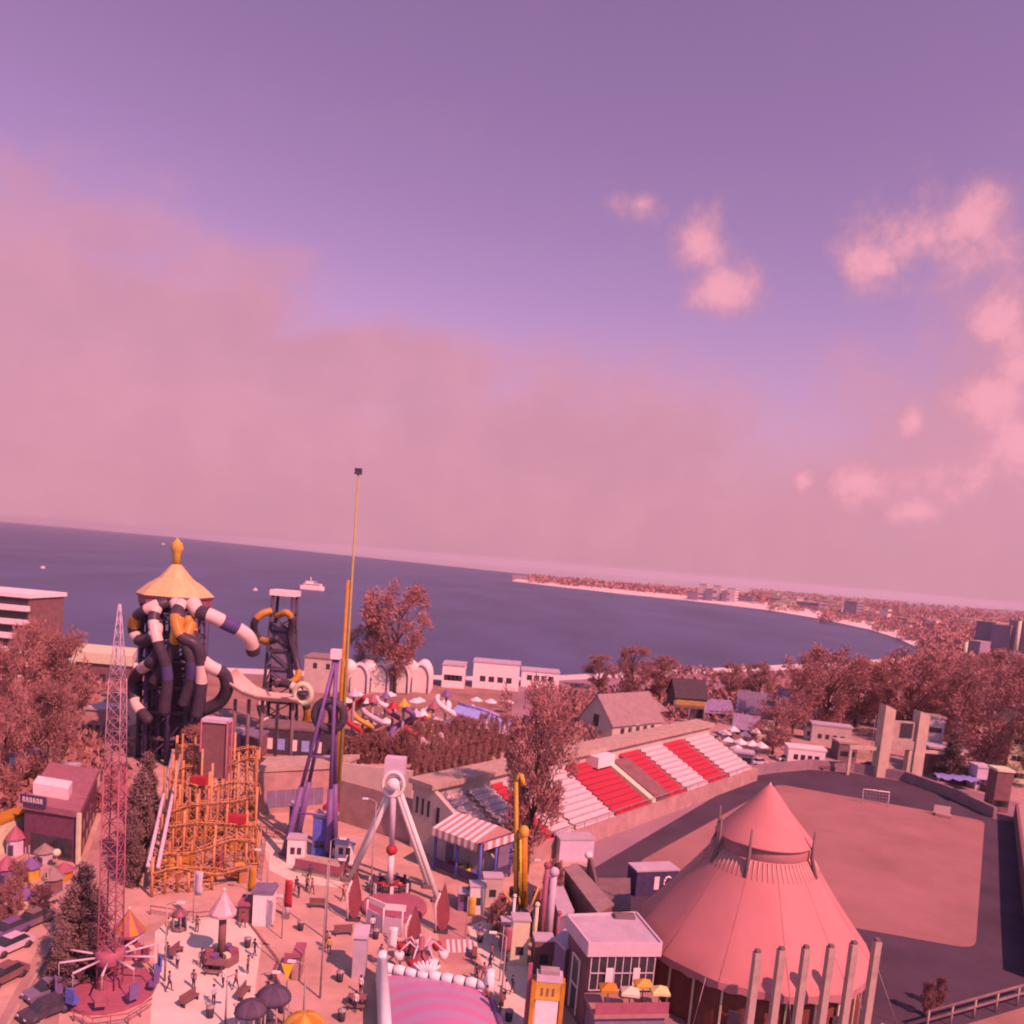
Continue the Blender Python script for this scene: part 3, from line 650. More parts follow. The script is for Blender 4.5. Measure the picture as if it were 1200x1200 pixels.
# plant sheds at the towers' feet
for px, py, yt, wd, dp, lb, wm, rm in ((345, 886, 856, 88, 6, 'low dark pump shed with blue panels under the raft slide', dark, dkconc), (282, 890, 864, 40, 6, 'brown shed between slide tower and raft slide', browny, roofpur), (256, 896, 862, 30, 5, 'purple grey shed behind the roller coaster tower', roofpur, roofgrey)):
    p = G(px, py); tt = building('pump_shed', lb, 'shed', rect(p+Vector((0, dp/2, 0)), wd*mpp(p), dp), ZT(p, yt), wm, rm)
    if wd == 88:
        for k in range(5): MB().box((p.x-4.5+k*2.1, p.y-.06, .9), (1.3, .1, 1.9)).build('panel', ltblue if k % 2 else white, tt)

# beach hoops: white vaulted tents with round dark-rimmed fronts
for i, (px, wd) in enumerate(((419, 23), (443, 23), (467, 23), (491, 23))):
    p = G(px, 812); m_ = mpp(p); r_ = wd/2*m_; zc_ = ZT(p, 796)
    tt = thing('arched_tent', 'white arched beach tent with a round dark-rimmed front', 'tent', (p.x, p.y, 0), 'row of arched beach tents')
    b = MB(); n_ = 16; pr = [(math.cos(math.pi*k/n_), math.sin(math.pi*k/n_)) for k in range(n_+1)]; hz = ZT(p, 777)-zc_
    v = [(p.x+r_*c_, p.y+dy, zc_+hz*s__) for dy in (0, 9) for c_, s__ in pr]+[(p.x+r_, p.y, 0), (p.x-r_, p.y, 0), (p.x+r_, p.y+9, 0), (p.x-r_, p.y+9, 0)]
    f_ = [(k, k+1, n_+2+k, n_+1+k) for k in range(n_)]+[(0, n_+1, 2*n_+4, 2*n_+2), (n_, 2*n_+3, 2*n_+5, 2*n_+1)]+[tuple(range(n_+1))+(2*n_+3, 2*n_+2), tuple(range(n_+1, 2*n_+2))[::-1]+(2*n_+4, 2*n_+5)]
    b.add(v, f_); b.build('canopy', white, tt)
    b = MB(); e = .84; b.add([(p.x+r_*e*c_, p.y-.12, zc_+hz*e*s__) for c_, s__ in pr]+[(p.x-r_*e, p.y-.12, .1), (p.x+r_*e, p.y-.12, .1)], [tuple(range(n_+3))[::-1]]); b.build('front_panel', pm('beach_canvas', (240, 168, 168), rough=.7, var=.1), tt)
    MB().tube([(p.x+r_*e, p.y-.2, .1)]+[(p.x+r_*e*c_, p.y-.2, zc_+hz*e*s__) for c_, s__ in pr]+[(p.x-r_*e, p.y-.2, .1)], .22, 6).build('hoop', roofpur, tt)
    MB().lathe((p.x-r_, p.y-.1, 0), [(.3, 0), (.3, zc_), (1.5, zc_+hz*.45), (2.2, zc_+hz*.85), (.9, zc_+hz*1.12), (.05, zc_+hz*1.2)], 10).build('corner_sail', white, tt)
P = rect(G(375, 812)+Vector((0, 4, 0)), 40*mpp(G(375, 812)), 8); tt = building('beach_house', 'pale pink flat beach house with one small window beside the purple ride', 'house', P, ZT(G(375, 812), 772), pinkwall, roofbrown, wins=((0, (6.0,), 2, 1.0, 1.4),))
for px, py, yt, wd, lb in ((580, 808, 778, 54, 'white flat-roofed beach restaurant with dark window strip'), (632, 806, 788, 44, 'long low white beach house behind the tall bare tree'), (530, 806, 780, 26, 'narrow white beach cabin between tents and restaurant')):
    p = G(px, py); building('beach_building', lb, 'building', rect(p+Vector((0, 4, 0)), wd*mpp(p), 8), ZT(p, yt), white, roofgrey, wins=((0, (2.0,), 4, 1.6, 1.6),))
# blue channel slide
p0 = W(527, 828, G(560, 868).y+6); pg = G(590, 866)
tt = thing('blue_slide', 'wide light blue water slide sloping down behind the grandstand wall', 'water slide', (pg.x, pg.y, 0))
b = MB(); q0, q1, q2 = W(526, 836, pg.y+4), W(556, 844, pg.y+1), W(590, 858, pg.y-1)
for a, c_ in ((q0, q1), (q1, q2)):
    b.quadslab([a, c_, c_+Vector((1.6, 3.6, 1.4)), a+Vector((1.6, 3.6, 1.4))], .35)
b.build('chute', ltblue, tt)
b = MB()
for off in (Vector((0, 0, .3)), Vector((1.6, 3.6, 1.7))): b.tube([q0+off, q1+off, q2+off], .28, 6)
b.build('side_rail', pm('lilac', (190, 130, 190), rough=.4), tt)
for a in (q0, q1, q2): MB().tube([(a.x+.6, a.y+1.6, 0), (a.x+.6, a.y+1.6, a.z+.2)], .22, 6).build('support_post', blue, tt)
MB().ball(q0+Vector((-.8, 0, 1.6)), 1.3).build('starting_shell', white, tt)
# jumble of small slides, parasols and stalls in the water park
rj = random.Random(11)
jl = [('red', red), ('orange', ochre), ('pale', palepink), ('white', white), ('dark red', pinkred), ('violet', purple)]
spots = ['behind the white tents', 'close to the yellow mast', 'near the service wall', 'between the shrubs', 'next to the blue slide', 'in front of the beach restaurant', 'beside the dark tube', 'at the middle of the water park', 'below the hoops', 'on the park edge']
for i in range(10):
    px = 412+i*12+rj.uniform(-3, 3); py = rj.uniform(846, 884); p = G(px, py); cn, cm = jl[i % 6]
    tt = thing('small_slide', f'small {cn} curly water slide {spots[i]}', 'water slide', (p.x, p.y, 0)); h = rj.uniform(4, 8.5)
    Q = [Vector((p.x+1.9*math.cos(a*.5+i), p.y+1.4*math.sin(a*.5+i), h*(1-a/15)+.3)) for a in range(15)]
    MB().tube(Q, .5, 8).build('tube', cm, tt)
    MB().tube([(p.x, p.y, 0), (p.x, p.y, h+.4)], .28, 7).build('post', steel, tt)
    MB().lathe((p.x, p.y, h+.4), [(1.2, 0), (1.2, .15), (.05, 1.5)], 8, flat=True).build('roof', jl[(i+2) % 6][1], tt)
pa = thing('parasol', 'white beach parasol in the water park', 'parasol', (0, 0, 0), 'parasols in the water park')
MB().tube([(0, 0, 0), (0, 0, 2.5)], .05, 6).build('pole', steel, pa); MB().lathe((0, 0, 2.2), [(1.25, 0), (1.25, .12), (.02, .75)], 8, flat=True).build('canopy', white, pa)
for i in range(26):
    px, py = rj.uniform(405, 596), rj.uniform(822, 888); p = G(px, py)
    if i == 0: pa.location = (p.x, p.y, 0)
    else: dup(pa, (p.x, p.y, 0), rj.random()*3, (1.2, 1.2, 1.2))
# service wall with flat roof in front of the water park
Pw = [G(300, 955), G(388, 948), G(388, 948)+Vector((2, 6, 0)), G(300, 955)+Vector((0, 6, 0))]
tt = building('service_building', 'long low service building with a pink flat roof behind the purple ride', 'building', Pw, ZT(G(340, 951), 902), wallb, concrete, over=.5, rt=.6)
windows(tt, Pw[0], Pw[1], (.8,), 6, 1.2, 2.4, roofpur)
b = MB(); b.wall([G(398, 962), G(488, 990)], 0, 5.6, .4); o = b.build('boundary_wall', wallb); tag(o, 'high weathered boundary wall between yellow mast and grandstand', 'wall')
b = MB(); b.wall([G(398, 948), G(480, 958)], 0, 6.6, .4); o = b.build('boundary_wall', pinkwall); tag(o, 'taller pale wall behind the weathered boundary wall', 'wall')

# ------------------------------------------------------------------ orange roller coaster
NL, NR, FR_, FL_ = G(172, 1052), G(306, 1036), G(300, 952), G(200, 962)
ce = (NL+NR+FR_+FL_)/4
rc = thing('roller_coaster', 'orange steel roller coaster, dense lattice of posts and winding rails', 'roller coaster', (ce.x, ce.y, 0))
up_ = Vector((0, 0, 1))
def fp(u, v, z): return (NL*(1-u)+NR*u)*(1-v)+(FL_*(1-u)+FR_*u)*v+Vector((0, 0, z))
cst = pm('coaster_orange', (214, 100, 72), rough=.5, var=.18); cst2 = mat('coaster_yellow', (.60, .31, .15), rough=.5, var=.2)
NRW = 7; path = []
for i in range(NRW):
    z = 9.6-i*1.15; v = i/(NRW-1); us = [.04+.92*k/9 for k in range(10)]
    if i % 2: us.reverse()
    vv = 1-v
    for k, u in enumerate(us): path.append(fp(u, min(1, max(0, vv+.02*math.sin(k))), z-.1*k+.5*math.sin(k*.9+i)*.6))
b = MB()
for i in range(len(path)-1):
    d = (path[i+1]-path[i]); n_ = d.cross(Vector((0, 0, 1))).normalized()*.42
    for s_ in (n_, -n_): b.tube([path[i]+s_, path[i+1]+s_], .06, 5)
    for k in range(3): c_ = path[i]+d*(k/3); b.tube([c_-n_, c_+n_], .035, 4)
    b.tube([path[i]-Vector((0, 0, .4)), path[i+1]-Vector((0, 0, .4))], .08, 5)
b.build('track', cst2, rc)
lo = [fp(u, v, 1.6+1.2*math.sin(k*1.3)) for k, (u, v) in enumerate([(.08, .05), (.3, .0), (.55, .02), (.8, .05), (.95, .2), (.9, .45), (.7, .55), (.4, .5), (.15, .4), (.05, .25)])]
b = MB()
for i in range(len(lo)):
    for s_ in (Vector((.4, 0, 0)), Vector((-.4, 0, 0))): b.tube([lo[i]+s_, lo[(i+1) % len(lo)]+s_], .11, 5)
    b.tube([lo[i]-Vector((0, 0, .35)), lo[(i+1) % len(lo)]-Vector((0, 0, .35))], .13, 5)
b.build('track', cst, rc)
pp_ = [path[i] for i in range(0, len(path), 1)][:66]
for i, p in enumerate(pp_):
    MB().tube([(p.x, p.y, 0), (p.x, p.y, p.z-.35 if i % 2 else p.z+rb.uniform(.3, 1.6))], .15, 6).build('post', cst if i % 3 else cst2, rc)
for rw_ in range(7):
    b = MB()
    for i in range(rw_*10, min(66, rw_*10+10)):
        p = pp_[i]; q_ = pp_[i+1] if i+1 < 66 and (i+1) % 10 else pp_[i-1]
        zz = min(p.z, q_.z)
        for k in range(4):
            z0 = zz*k/4; z1 = zz*(k+1)/4-.15
            b.tube([(p.x, p.y, z0), (q_.x, q_.y, z1)], .045, 4); b.tube([(p.x, p.y, z1), (q_.x, q_.y, z0)], .04, 4)
    b.build('bracing', cst if rw_ % 2 else cst2, rc)

for (u, v, yt) in ((.0, 1.0, 878), (1.0, 1.0, 876), (.97, .9, 880), (.02, .9, 884)):
    p = fp(u, v, 0); z = ZT(p, yt); MB().tube([p, p+Vector((0, 0, z))], .2, 7).build('tall_post', cst2, rc)
pt = fp(0, 1, ZT(fp(0, 1, 0), 880)); b = MB(); q_ = fp(0, 0, 3.2)
b.tube([pt, q_], .2, 6); b.tube([pt+Vector((1, 0, 0)), q_+Vector((1, 0, 0))], .2, 6); b.build('lift_rail', palepink, rc)
for k in range(12):
    p = fp(rb.random(), rb.uniform(.35, 1), 0); MB().tube([p, p+up_*rb.uniform(8, 12)], .13, 6).build('tall_post', cst2 if k % 2 else cst, rc)
for i in (4, 23, 47):
    p = path[i]; MB().box((p.x, p.y, p.z+.1), (1.9, 1.0, .9), 0).build('car', red, rc)
rf_ = random.Random(77)
for k in range(8):
    u, v = rf_.random(), rf_.random()*.5; p = fp(u, v, 0)
    MB().box(p, (rf_.uniform(.8, 2), rf_.uniform(.8, 1.6), rf_.uniform(.8, 1.8)), rf_.random()).build('machinery_box', rf_.choice((cst, ochre, pinkred, orange)), rc)
p = G(249, 975); t = thing('lift_tower', 'brown red lift tower with a pale cap at the back of the roller coaster', 'tower', (p.x, p.y, 0)); zt = ZT(p, 843); m_ = mpp(p)
for sx in (-1, 1):
    for sy in (-1, 1): MB().tube([(p.x+sx*15*m_, p.y+sy*.8, 0), (p.x+sx*15*m_, p.y+sy*.8, zt)], .13, 6).build('post', pinkred, t)
MB().prism(rect(p, 27*m_, 1.3), zt*.5, zt-.3).build('cladding', browny, t); MB().prism(rect(p, 30*m_, 1.7), zt-.28, zt+.15).build('cap', palepink, t)
b = MB(); b.tube([(p.x+(1 if k % 2 else -1)*15*m_, p.y-.8, zt*.5*k/6) for k in range(7)], .09, 5)
b.build('bracing', pinkred, t)

# ------------------------------------------------------------------ red and white lattice swing tower
p = G(128, 1162); m_ = mpp(p); t = thing('swing_tower', 'very tall slender lattice swing tower, red below and white above, with hanging gondolas', 'amusement ride', (p.x, p.y, 0))
def lattice(z0, z1, w0, w1, nseg, r, name, m):
    b = MB()
    def cr(z):
        f_ = (z-z0)/(z1-z0); wd = (w0+(w1-w0)*f_)/2; return [Vector((p.x+sx*wd, p.y+sy*wd, z)) for sx, sy in ((-1, -1), (1, -1), (1, 1), (-1, 1))]
    A = cr(z0); Bq = cr(z1)
    for a, c_ in zip(A, Bq): b.tube([a, c_], r*1.5, 6)
    for k in range(nseg):
        q0, q1 = cr(z0+(z1-z0)*k/nseg), cr(z0+(z1-z0)*(k+1)/nseg)
        for i in range(4):
            b.tube([q0[i], q1[(i+1) % 4]], r*.8, 4); b.tube([q0[(i+1) % 4], q1[i]], r*.8, 4); b.tube([q1[i], q1[(i+1) % 4]], r*.8, 4)
    return b.build(name, m, t)
z1, z2_, z3 = ZT(p, 900), ZT(p, 795), ZT(p, 708)
lattice(0, z1, 1.35, 1.15, 16, .042, 'lower_mast', pinkred); lattice(z1, z2_, 1.15, .9, 7, .026, 'upper_mast', pm('mast_pink', (220, 118, 132), rough=.5, var=.1)); lattice(z2_, z3, .9, .1, 6, .018, 'spire', palepink)
MB().lathe((p.x, p.y, 0), [(3.4, 0), (3.4, .35), (.9, .5), (.9, 1.2)], 16, flat=True).build('base', pinkred, t)
zg = 2.6
MB().lathe((p.x, p.y, zg), [(.95, -.2), (1.1, 0), (1.1, .9), (.95, 1.0)], 12).build('carriage', pinkred, t)
for k in range(10):
    a = k*.6283; e = Vector((math.cos(a), math.sin(a), 0))
    arm = MB().tube([p+e*.9+Vector((0, 0, zg+.4)), p+e*3.5+Vector((0, 0, zg-.1+.7))], .09, 6).build('arm', palepink, t)
    g = p+e*3.5; b = MB(); b.tube([g+Vector((0, 0, zg+.6)), g+Vector((0, 0, zg-1.0))], .04, 5, mi=1)
    b.box((g.x, g.y, zg-1.7), (.5, .8, .45), a); b.box((g.x+e.x*.2, g.y+e.y*.2, zg-1.25), (.14, .8, .75), a); b.build('gondola', [(purple, blue, pinkred)[k % 3], steel], t)

# ------------------------------------------------------------------ purple A-frame swinging ride
pb = G(362, 1004); Y0 = pb.y; m_ = mpp(pb)
t = thing('pendulum_ride', 'purple A-frame pendulum ride with a white cap at its tip', 'amusement ride', (pb.x, pb.y, 0))
ap = W(394, 768, Y0+1.6)
for (fx, fy) in ((332, 1004), (346, 992), (384, 1008), (392, 996)):
    f_ = G(fx, fy); b = MB(); b.tube([f_, f_.lerp(ap, .35)], [.42, .36], 8); b.tube([f_.lerp(ap, .35), ap], [.24, .2], 8); b.build('leg', purple, t)
    MB().box((f_.x, f_.y, 0), (1.2, 1.0, .35)).build('footing', dkconc, t)
f0, f1 = G(332, 1004), G(384, 1008)
for u_ in (.22, .5): MB().tube([f0.lerp(ap, u_), f1.lerp(ap, u_)], .13, 6).build('crossbar', purple, t)
MB().box((ap.x, ap.y, ap.z-.4), (1.1, 1.1, 1.1)).build('cap', white, t)
b = MB(); g_ = W(386, 838, ap.y); b.tube([ap-Vector((.3, 0, .5)), g_+Vector((-.3, 0, 1))], .13, 6); b.tube([ap+Vector((.3, 0, -.5)), g_+Vector((.3, 0, 1))], .13, 6); b.build('pendulum_arm', purple, t)
MB().tube([g_+Vector((1.7*math.cos(a*.3), 0, 1.7*math.sin(a*.3))) for a in range(21)], .5, 8, closed=True).build('gondola_ring', dark, t)
t = thing('ride_platform', 'loading platform with pink skirting under the purple pendulum ride', 'platform', (G(375, 1016).x, G(375, 1016).y, 0))
MB().prism([G(345, 1022), G(398, 1033), G(408, 1017), G(354, 1008)], 0, .8).build('deck', concrete, t)
b = MB(); b.wall([G(345, 1023), G(398, 1034), G(409, 1017)], .8, 1.7, .06); b.build('railing', pinkred, t)
for px, py, yt, wd, lb, wm in ((345, 1012, 984, 20, 'white ticket booth at the foot of the purple ride', white), (372, 1004, 958, 16, 'blue control booth behind the purple ride', blue), (402, 1012, 990, 22, 'low white booth beside the purple ride platform', white), (343, 980, 945, 12, 'dark blue booth between the purple legs', navy)):
    p = G(px, py); building('booth', lb, 'booth', rect(p+Vector((0, .8, 0)), wd*mpp(p), 1.6, .1), ZT(p, yt), wm, roofgrey, over=.15, rt=.2, wins=((0, (1.1,), 2, .5, .8),))

# ------------------------------------------------------------------ yellow mast (slingshot)
p = G(396, 948); t = thing('slingshot_mast', 'very tall thin orange and olive slingshot mast rising past the sea horizon', 'amusement ride', (p.x, p.y, 0))
zt = ZT(p, 556); z6 = ZT(p, 680)
olive = mat('olive_paint', (.34, .33, .12), rough=.5, var=.15)
MB().tube([p, p+Vector((0, 0, zt))], [.3, .1], 8).build('mast', olive, t)
MB().tube([p+Vector((-.55, 0, 0)), p+Vector((-.5, 0, z6))], [.36, .2], 8).build('mast', orange, t)
b = MB()
for k in range(14): z = z6*(k+.5)/14; b.tube([p+Vector((-.5, 0, z)), p+Vector((0, 0, z+.6))], .08, 5)
b.build('strut', orange, t)
MB().box((p.x, p.y, 0), (3.2, 2.4, .9)).build('base', red, t); MB().box((p.x, p.y, zt), (.9, .5, .8)).build('head', dark, t)

# ------------------------------------------------------------------ white A-frame pendulum ride
pb = G(460, 1045); Y0 = pb.y
t = thing('giant_pendulum', 'white four-legged giant pendulum ride with a pink block at its top', 'amusement ride', (pb.x, pb.y, 0))
wl = pm('leg_white', (238, 178, 180), rough=.45, var=.06)
for (a, f_) in ((W(465, 916, Y0-.5), G(409, 1032)), (W(465, 916, Y0-.5), G(514, 1056)), (W(461, 914, Y0+1.2), G(413, 1022)), (W(461, 914, Y0+1.2), G(503, 1040))):
    MB().tube([f_, a], [.33, .25], 8).build('leg', wl, t); MB().box((f_.x, f_.y, 0), (1.3, 1.1, .4)).build('footing', dkconc, t)
hb = W(463, 906, Y0)
MB().box((hb.x, hb.y, hb.z-.2), (2.1, 1.6, 1.9)).build('drive_head', palepink, t)
hub = W(461, 919, Y0-.9)
MB().tube([hub+Vector((0, -.6, 0)), hub+Vector((0, 2.4, 0))], .62, 14).build('hub', white, t)
MB().tube([hub+Vector((1.1*math.cos(a*.3142), 0, 1.3*math.sin(a*.3142))) for a in range(20)], .2, 6, closed=True).build('hub_ring', wl, t)
je = W(459, 996, Y0); gd = W(457, 1036, Y0)
MB().tube([hub, je], [.34, .28], 8).build('pendulum_arm', palepink, t); MB().tube([je, gd], [.3, .36], 8).build('pendulum_arm', white, t)
MB().ball(je, .6).build('joint', red, t)
MB().tube([gd+Vector((1.9*math.cos(a*.2618), 1.7*math.sin(a*.2618), 0)) for a in range(24)], .28, 6, closed=True).build('gondola_ring', dark, t)
b = MB()
for k in range(6): a = k*1.047; b.tube([gd, gd+Vector((1.9*math.cos(a), 1.7*math.sin(a), 0))], .13, 5)
b.build('spoke', red, t)
for k in range(14):
    a = k*.4488; s_ = gd+Vector((2.05*math.cos(a), 1.85*math.sin(a), 0)); b = MB(); b.box((s_.x, s_.y, s_.z-.7), (.34, .34, .25), a); b.box((s_.x+.13*math.cos(a), s_.y+.13*math.sin(a), s_.z-.6), (.12, .36, 1.15), a); b.build('seat', wl if k % 2 else dark, t)
tp = thing('ride_platform', 'round platform with white panel railing under the white pendulum', 'platform', (G(462, 1078).x, G(462, 1078).y, 0))
pc_ = G(462, 1066); MB().lathe((pc_.x, pc_.y, 0), [(3.3, 0), (3.3, .5), (3.1, .6)], 20, flat=True).build('deck', pinkred, tp)
b = MB(); b.wall([G(429, 1084), G(448, 1094), G(470, 1098)], .1, 1.7, .1); b.build('panel_railing', palepink, tp)
b = MB(); b.wall([G(431, 1079), G(450, 1088), G(474, 1090)], 1.9, 2.5, .1); b.build('header_sign', white, tp)
for q_ in (G(429, 1084), G(448, 1094), G(470, 1098)): MB().tube([q_, q_+Vector((0, 0, 2.6))], .08, 6).build('post', white, tp)
for px, py, lb in ((414, 1078, 'red flame-shaped sign beside the near foot of the white pendulum'), (517, 1092, 'red flame-shaped sign beside the far white pendulum leg'), (483, 1118, 'dark red flame-shaped sign by the pink striped inflatable')):
    p = G(px, py); h = ZT(p, py-58); tt = thing('flame_sign', lb, 'sign', (p.x, p.y, 0))
    prof = [(0, 0), (.35, .05), (.62, .25), (.55, .5), (.3, .75), (.02, 1), (-.3, .72), (-.5, .45), (-.42, .2), (-.2, .04)]
    b = MB(); v = [(p.x+x*1.15, p.y+dy, .15+z*(h-.15)) for dy in (-.14, .14) for x, z in prof]; n_ = len(prof)
    b.add(v, [tuple(range(n_)), tuple(range(n_, 2*n_))[::-1]]+[(i, i+n_, (i+1) % n_+n_, (i+1) % n_) for i in range(n_)]); b.build('panel', pm('flame_red', (190, 70, 75), rough=.5, var=.2), tt)
    MB().box((p.x, p.y, 0), (1.3, .9, .2)).build('base', dark, tt); b = MB(); b.tube([(p.x-.5, p.y-.25, .2), (p.x-.75, p.y-.25, h*.55), (p.x-.35, p.y-.2, h*.8)], .09, 5); b.build('edge_strip', white, tt)
# small spider ride
p = G(492, 1132); t = thing('spider_ride', 'small pale spider ride with raised arms in front of the white pendulum', 'amusement ride', (p.x, p.y, 0))
MB().lathe((p.x, p.y, 0), [(.9, 0), (.8, .8), (.35, 1.1), (.25, 2.6), (.05, 2.8)], 12).build('column', pinkred, t)
for k in range(7):
    a = k*.8976; e = Vector((math.cos(a), math.sin(a), 0)); b = MB(); b.tube([p+Vector((0, 0, 1.2)), p+e*1.1+Vector((0, 0, 2.4)), p+e*2.0+Vector((0, 0, 1.6))], .1, 6); b.build('arm', palepink, t)
    g = p+e*2.0; MB().lathe((g.x, g.y, .75), [(.15, 0), (.42, .3), (.45, .75), (.38, .8)], 8).build('car', (white, red)[k % 2], t)

# ------------------------------------------------------------------ inflatable with concentric pink and mauve stripes
A_, B_, Cc, D_ = G(446, 1150), G(572, 1172), G(612, 1290), G(455, 1330)
ce = (A_+B_+Cc+D_)/4
t = thing('bouncy_arena', 'big inflatable arena with white padded rim and curved pink and mauve stripes', 'inflatable', (ce.x, ce.y, 0))
m = bpy.data.materials.new('striped_vinyl'); m.use_nodes = True; n3 = m.node_tree; bs = n3.nodes['Principled BSDF']; bs.inputs['Roughness'].default_value = .5
tcx = n3.nodes.new('ShaderNodeTexCoord'); mpn = n3.nodes.new('ShaderNodeMapping'); ctr = G(520, 1420); mpn.inputs['Location'].default_value = (-(ctr.x-ce.x), -(ctr.y-ce.y), 0); n3.links.new(tcx.outputs['Object'], mpn.inputs['Vector'])
s0 = n3.nodes.new('ShaderNodeSeparateXYZ'); n3.links.new(mpn.outputs[0], s0.inputs[0])
def m3(op, a, b_=None):
    n_ = n3.nodes.new('ShaderNodeMath'); n_.operation = op
    for i, x in enumerate((a, b_)):
        if x is None: continue
        if isinstance(x, (int, float)): n_.inputs[i].default_value = x
        else: n3.links.new(x, n_.inputs[i])
    return n_.outputs[0]
rad = m3('SQRT', m3('ADD', m3('MULTIPLY', s0.outputs[0], s0.outputs[0]), m3('MULTIPLY', s0.outputs[1], s0.outputs[1])))
fr = m3('FRACT', m3('DIVIDE', rad, 2.1)); cr_ = n3.nodes.new('ShaderNodeValToRGB'); cr_.color_ramp.interpolation = 'EASE'
c1, c2 = pc(240, 105, 140), pc(208, 118, 150)
cr_.color_ramp.elements[0].color = (*c1, 1); cr_.color_ramp.elements[0].position = .44; cr_.color_ramp.elements[1].color = (*c2, 1); cr_.color_ramp.elements[1].position = .56
n3.links.new(fr, cr_.inputs['Fac']); n3.links.new(cr_.outputs['Color'], bs.inputs['Base Color'])
b = MB(); NX, NY = 16, 16; v = []
for j in range(NY+1):
    for i in range(NX+1):
        u, w_ = i/NX, j/NY; q_ = (A_*(1-u)+B_*u)*(1-w_)+(D_*(1-u)+Cc*u)*w_
        v.append((q_.x, q_.y, .7+1.3*math.sin(math.pi*u)*math.sin(math.pi*min(1, w_*.8+.1))))
b.add(v, [(j*(NX+1)+i, (j+1)*(NX+1)+i, (j+1)*(NX+1)+i+1, j*(NX+1)+i+1) for j in range(NY) for i in range(NX)], 0, True); b.prism([A_, B_, Cc, D_], 0, .68)
b.build('bed', m, t)
padw = pm('padded_white', (243, 186, 192), rough=.5, var=.05)
b = MB()
for k in range(9):
    q0 = A_.lerp(B_, k/9); q1 = A_.lerp(B_, (k+1)/9)
    for z in (.55, 1.25): b.tube([q0.lerp(q1, .04)+Vector((0, 0, z)), q0.lerp(q1, .5)+Vector((0, .1, z)), q0.lerp(q1, .96)+Vector((0, 0, z))], [.38, .44, .38], 8)
b.build('rear_wall', padw, t)
b = MB()
for z in (.5, 1.2, 1.9): b.tube([A_+Vector((0, 0, z)), D_+Vector((0, 0, z))], .45, 8)
b.build('side_wall', padw, t)
b = MB(); b.tube([B_+Vector((0, 0, .7)), Cc+Vector((0, 0, .7))], .32, 8); b.build('side_wall', purple, t)
for q_ in (A_, B_): MB().tube([q_, q_+Vector((0, 0, 2.7))], [.5, .35], 8).build('tower_pad', padw, t)
p = A_.lerp(B_, .42); b = MB()
for k in range(7):
    a = (k-3)*.28; b.tube([p+Vector((0, 0, 1.4)), p+Vector((math.sin(a)*1.5, 0, 1.5+math.cos(a)*1.0))], [.22, .1], 6)
b.build('crest', padw, t)

# ------------------------------------------------------------------ striped awning pavilion
Ls, Fs = G(508, 1020), G(560, 1041); Rs_ = G(596, 1027); Bk = Ls+(Rs_-Fs); ce = (Ls+Fs+Rs_+Bk)/4
t = thing('dodgem_pavilion', 'dodgem pavilion with blue posts under a red and white striped awning', 'pavilion', (ce.x, ce.y, 0))
h = ZT(Fs, 990)
for q_ in (Ls, Ls.lerp(Fs, .5), Fs, Rs_, Bk, Fs.lerp(Rs_, .5)): MB().tube([q_, q_+Vector((0, 0, h))], .17, 8).build('post', blue, t)
MB().prism([Ls, Fs, Rs_, Bk], 0, .5).build('floor', dkconc, t)
b = MB(); b.wall([Ls, Fs, Rs_], .5, 1.5, .15); b.build('parapet', navy, t)
MB().prism([Ls.lerp(Bk, .6), Fs.lerp(Rs_, .6), Rs_, Bk], .5, h-.1).build('back_room', roofpur, t)
MB().prism(grow([Ls, Fs, Rs_, Bk], .1), h, h+.25).build('roof', purple, t)
up = Vector((0, 0, 1)); b = MB(); NS = 14; o_ = (Fs-Ls).cross(up).normalized()
for i in range(NS):
    a0, a1 = Ls.lerp(Fs, i/NS), Ls.lerp(Fs, (i+1)/NS); c0, c1_ = Bk.lerp(Rs_, i/NS), Bk.lerp(Rs_, (i+1)/NS)
    mm = (a0+a1)/2; top0 = a0.lerp(c0, .6)+up*(h+1.4); top1 = a1.lerp(c1_, .6)+up*(h+1.4)
    b.add([a0+o_*.7+up*(h+.3), a1+o_*.7+up*(h+.3), top1, top0, a0+o_*.72+up*(h-.45), a1+o_*.72+up*(h-.45), mm+o_*.72+up*(h-.75)], [(0, 1, 2, 3), (4, 6, 5, 1, 0)], i % 2)
    b.add([top0, top1, c1_+up*(h+.3), c0+up*(h+.3)], [(0, 1, 2, 3)], i % 2)
for i in range(8):
    a0, a1 = Fs.lerp(Rs_, i/8), Fs.lerp(Rs_, (i+1)/8); o2 = (Rs_-Fs).cross(up).normalized()
    b.add([a0+o2*.4+up*(h+.3), a1+o2*.4+up*(h+.3), a1+o2*.4+up*(h-.6), a0+o2*.4+up*(h-.6)], [(0, 3, 2, 1)], (i+1) % 2)
b.add([Fs+up*(h+.3)+o_*.7, Rs_+up*(h+.3), Fs.lerp(Rs_, .6)+up*(h+1.4)], [(0, 1, 2)], 1); b.add([Ls+up*(h+.3)+o_*.7, Bk+up*(h+.3), Ls.lerp(Bk, .6)+up*(h+1.4)], [(0, 2, 1)], 0)
b.build('awning', [white, pm('awning_red', (226, 120, 118), rough=.6, var=.06)], t)
rcx = random.Random(4)
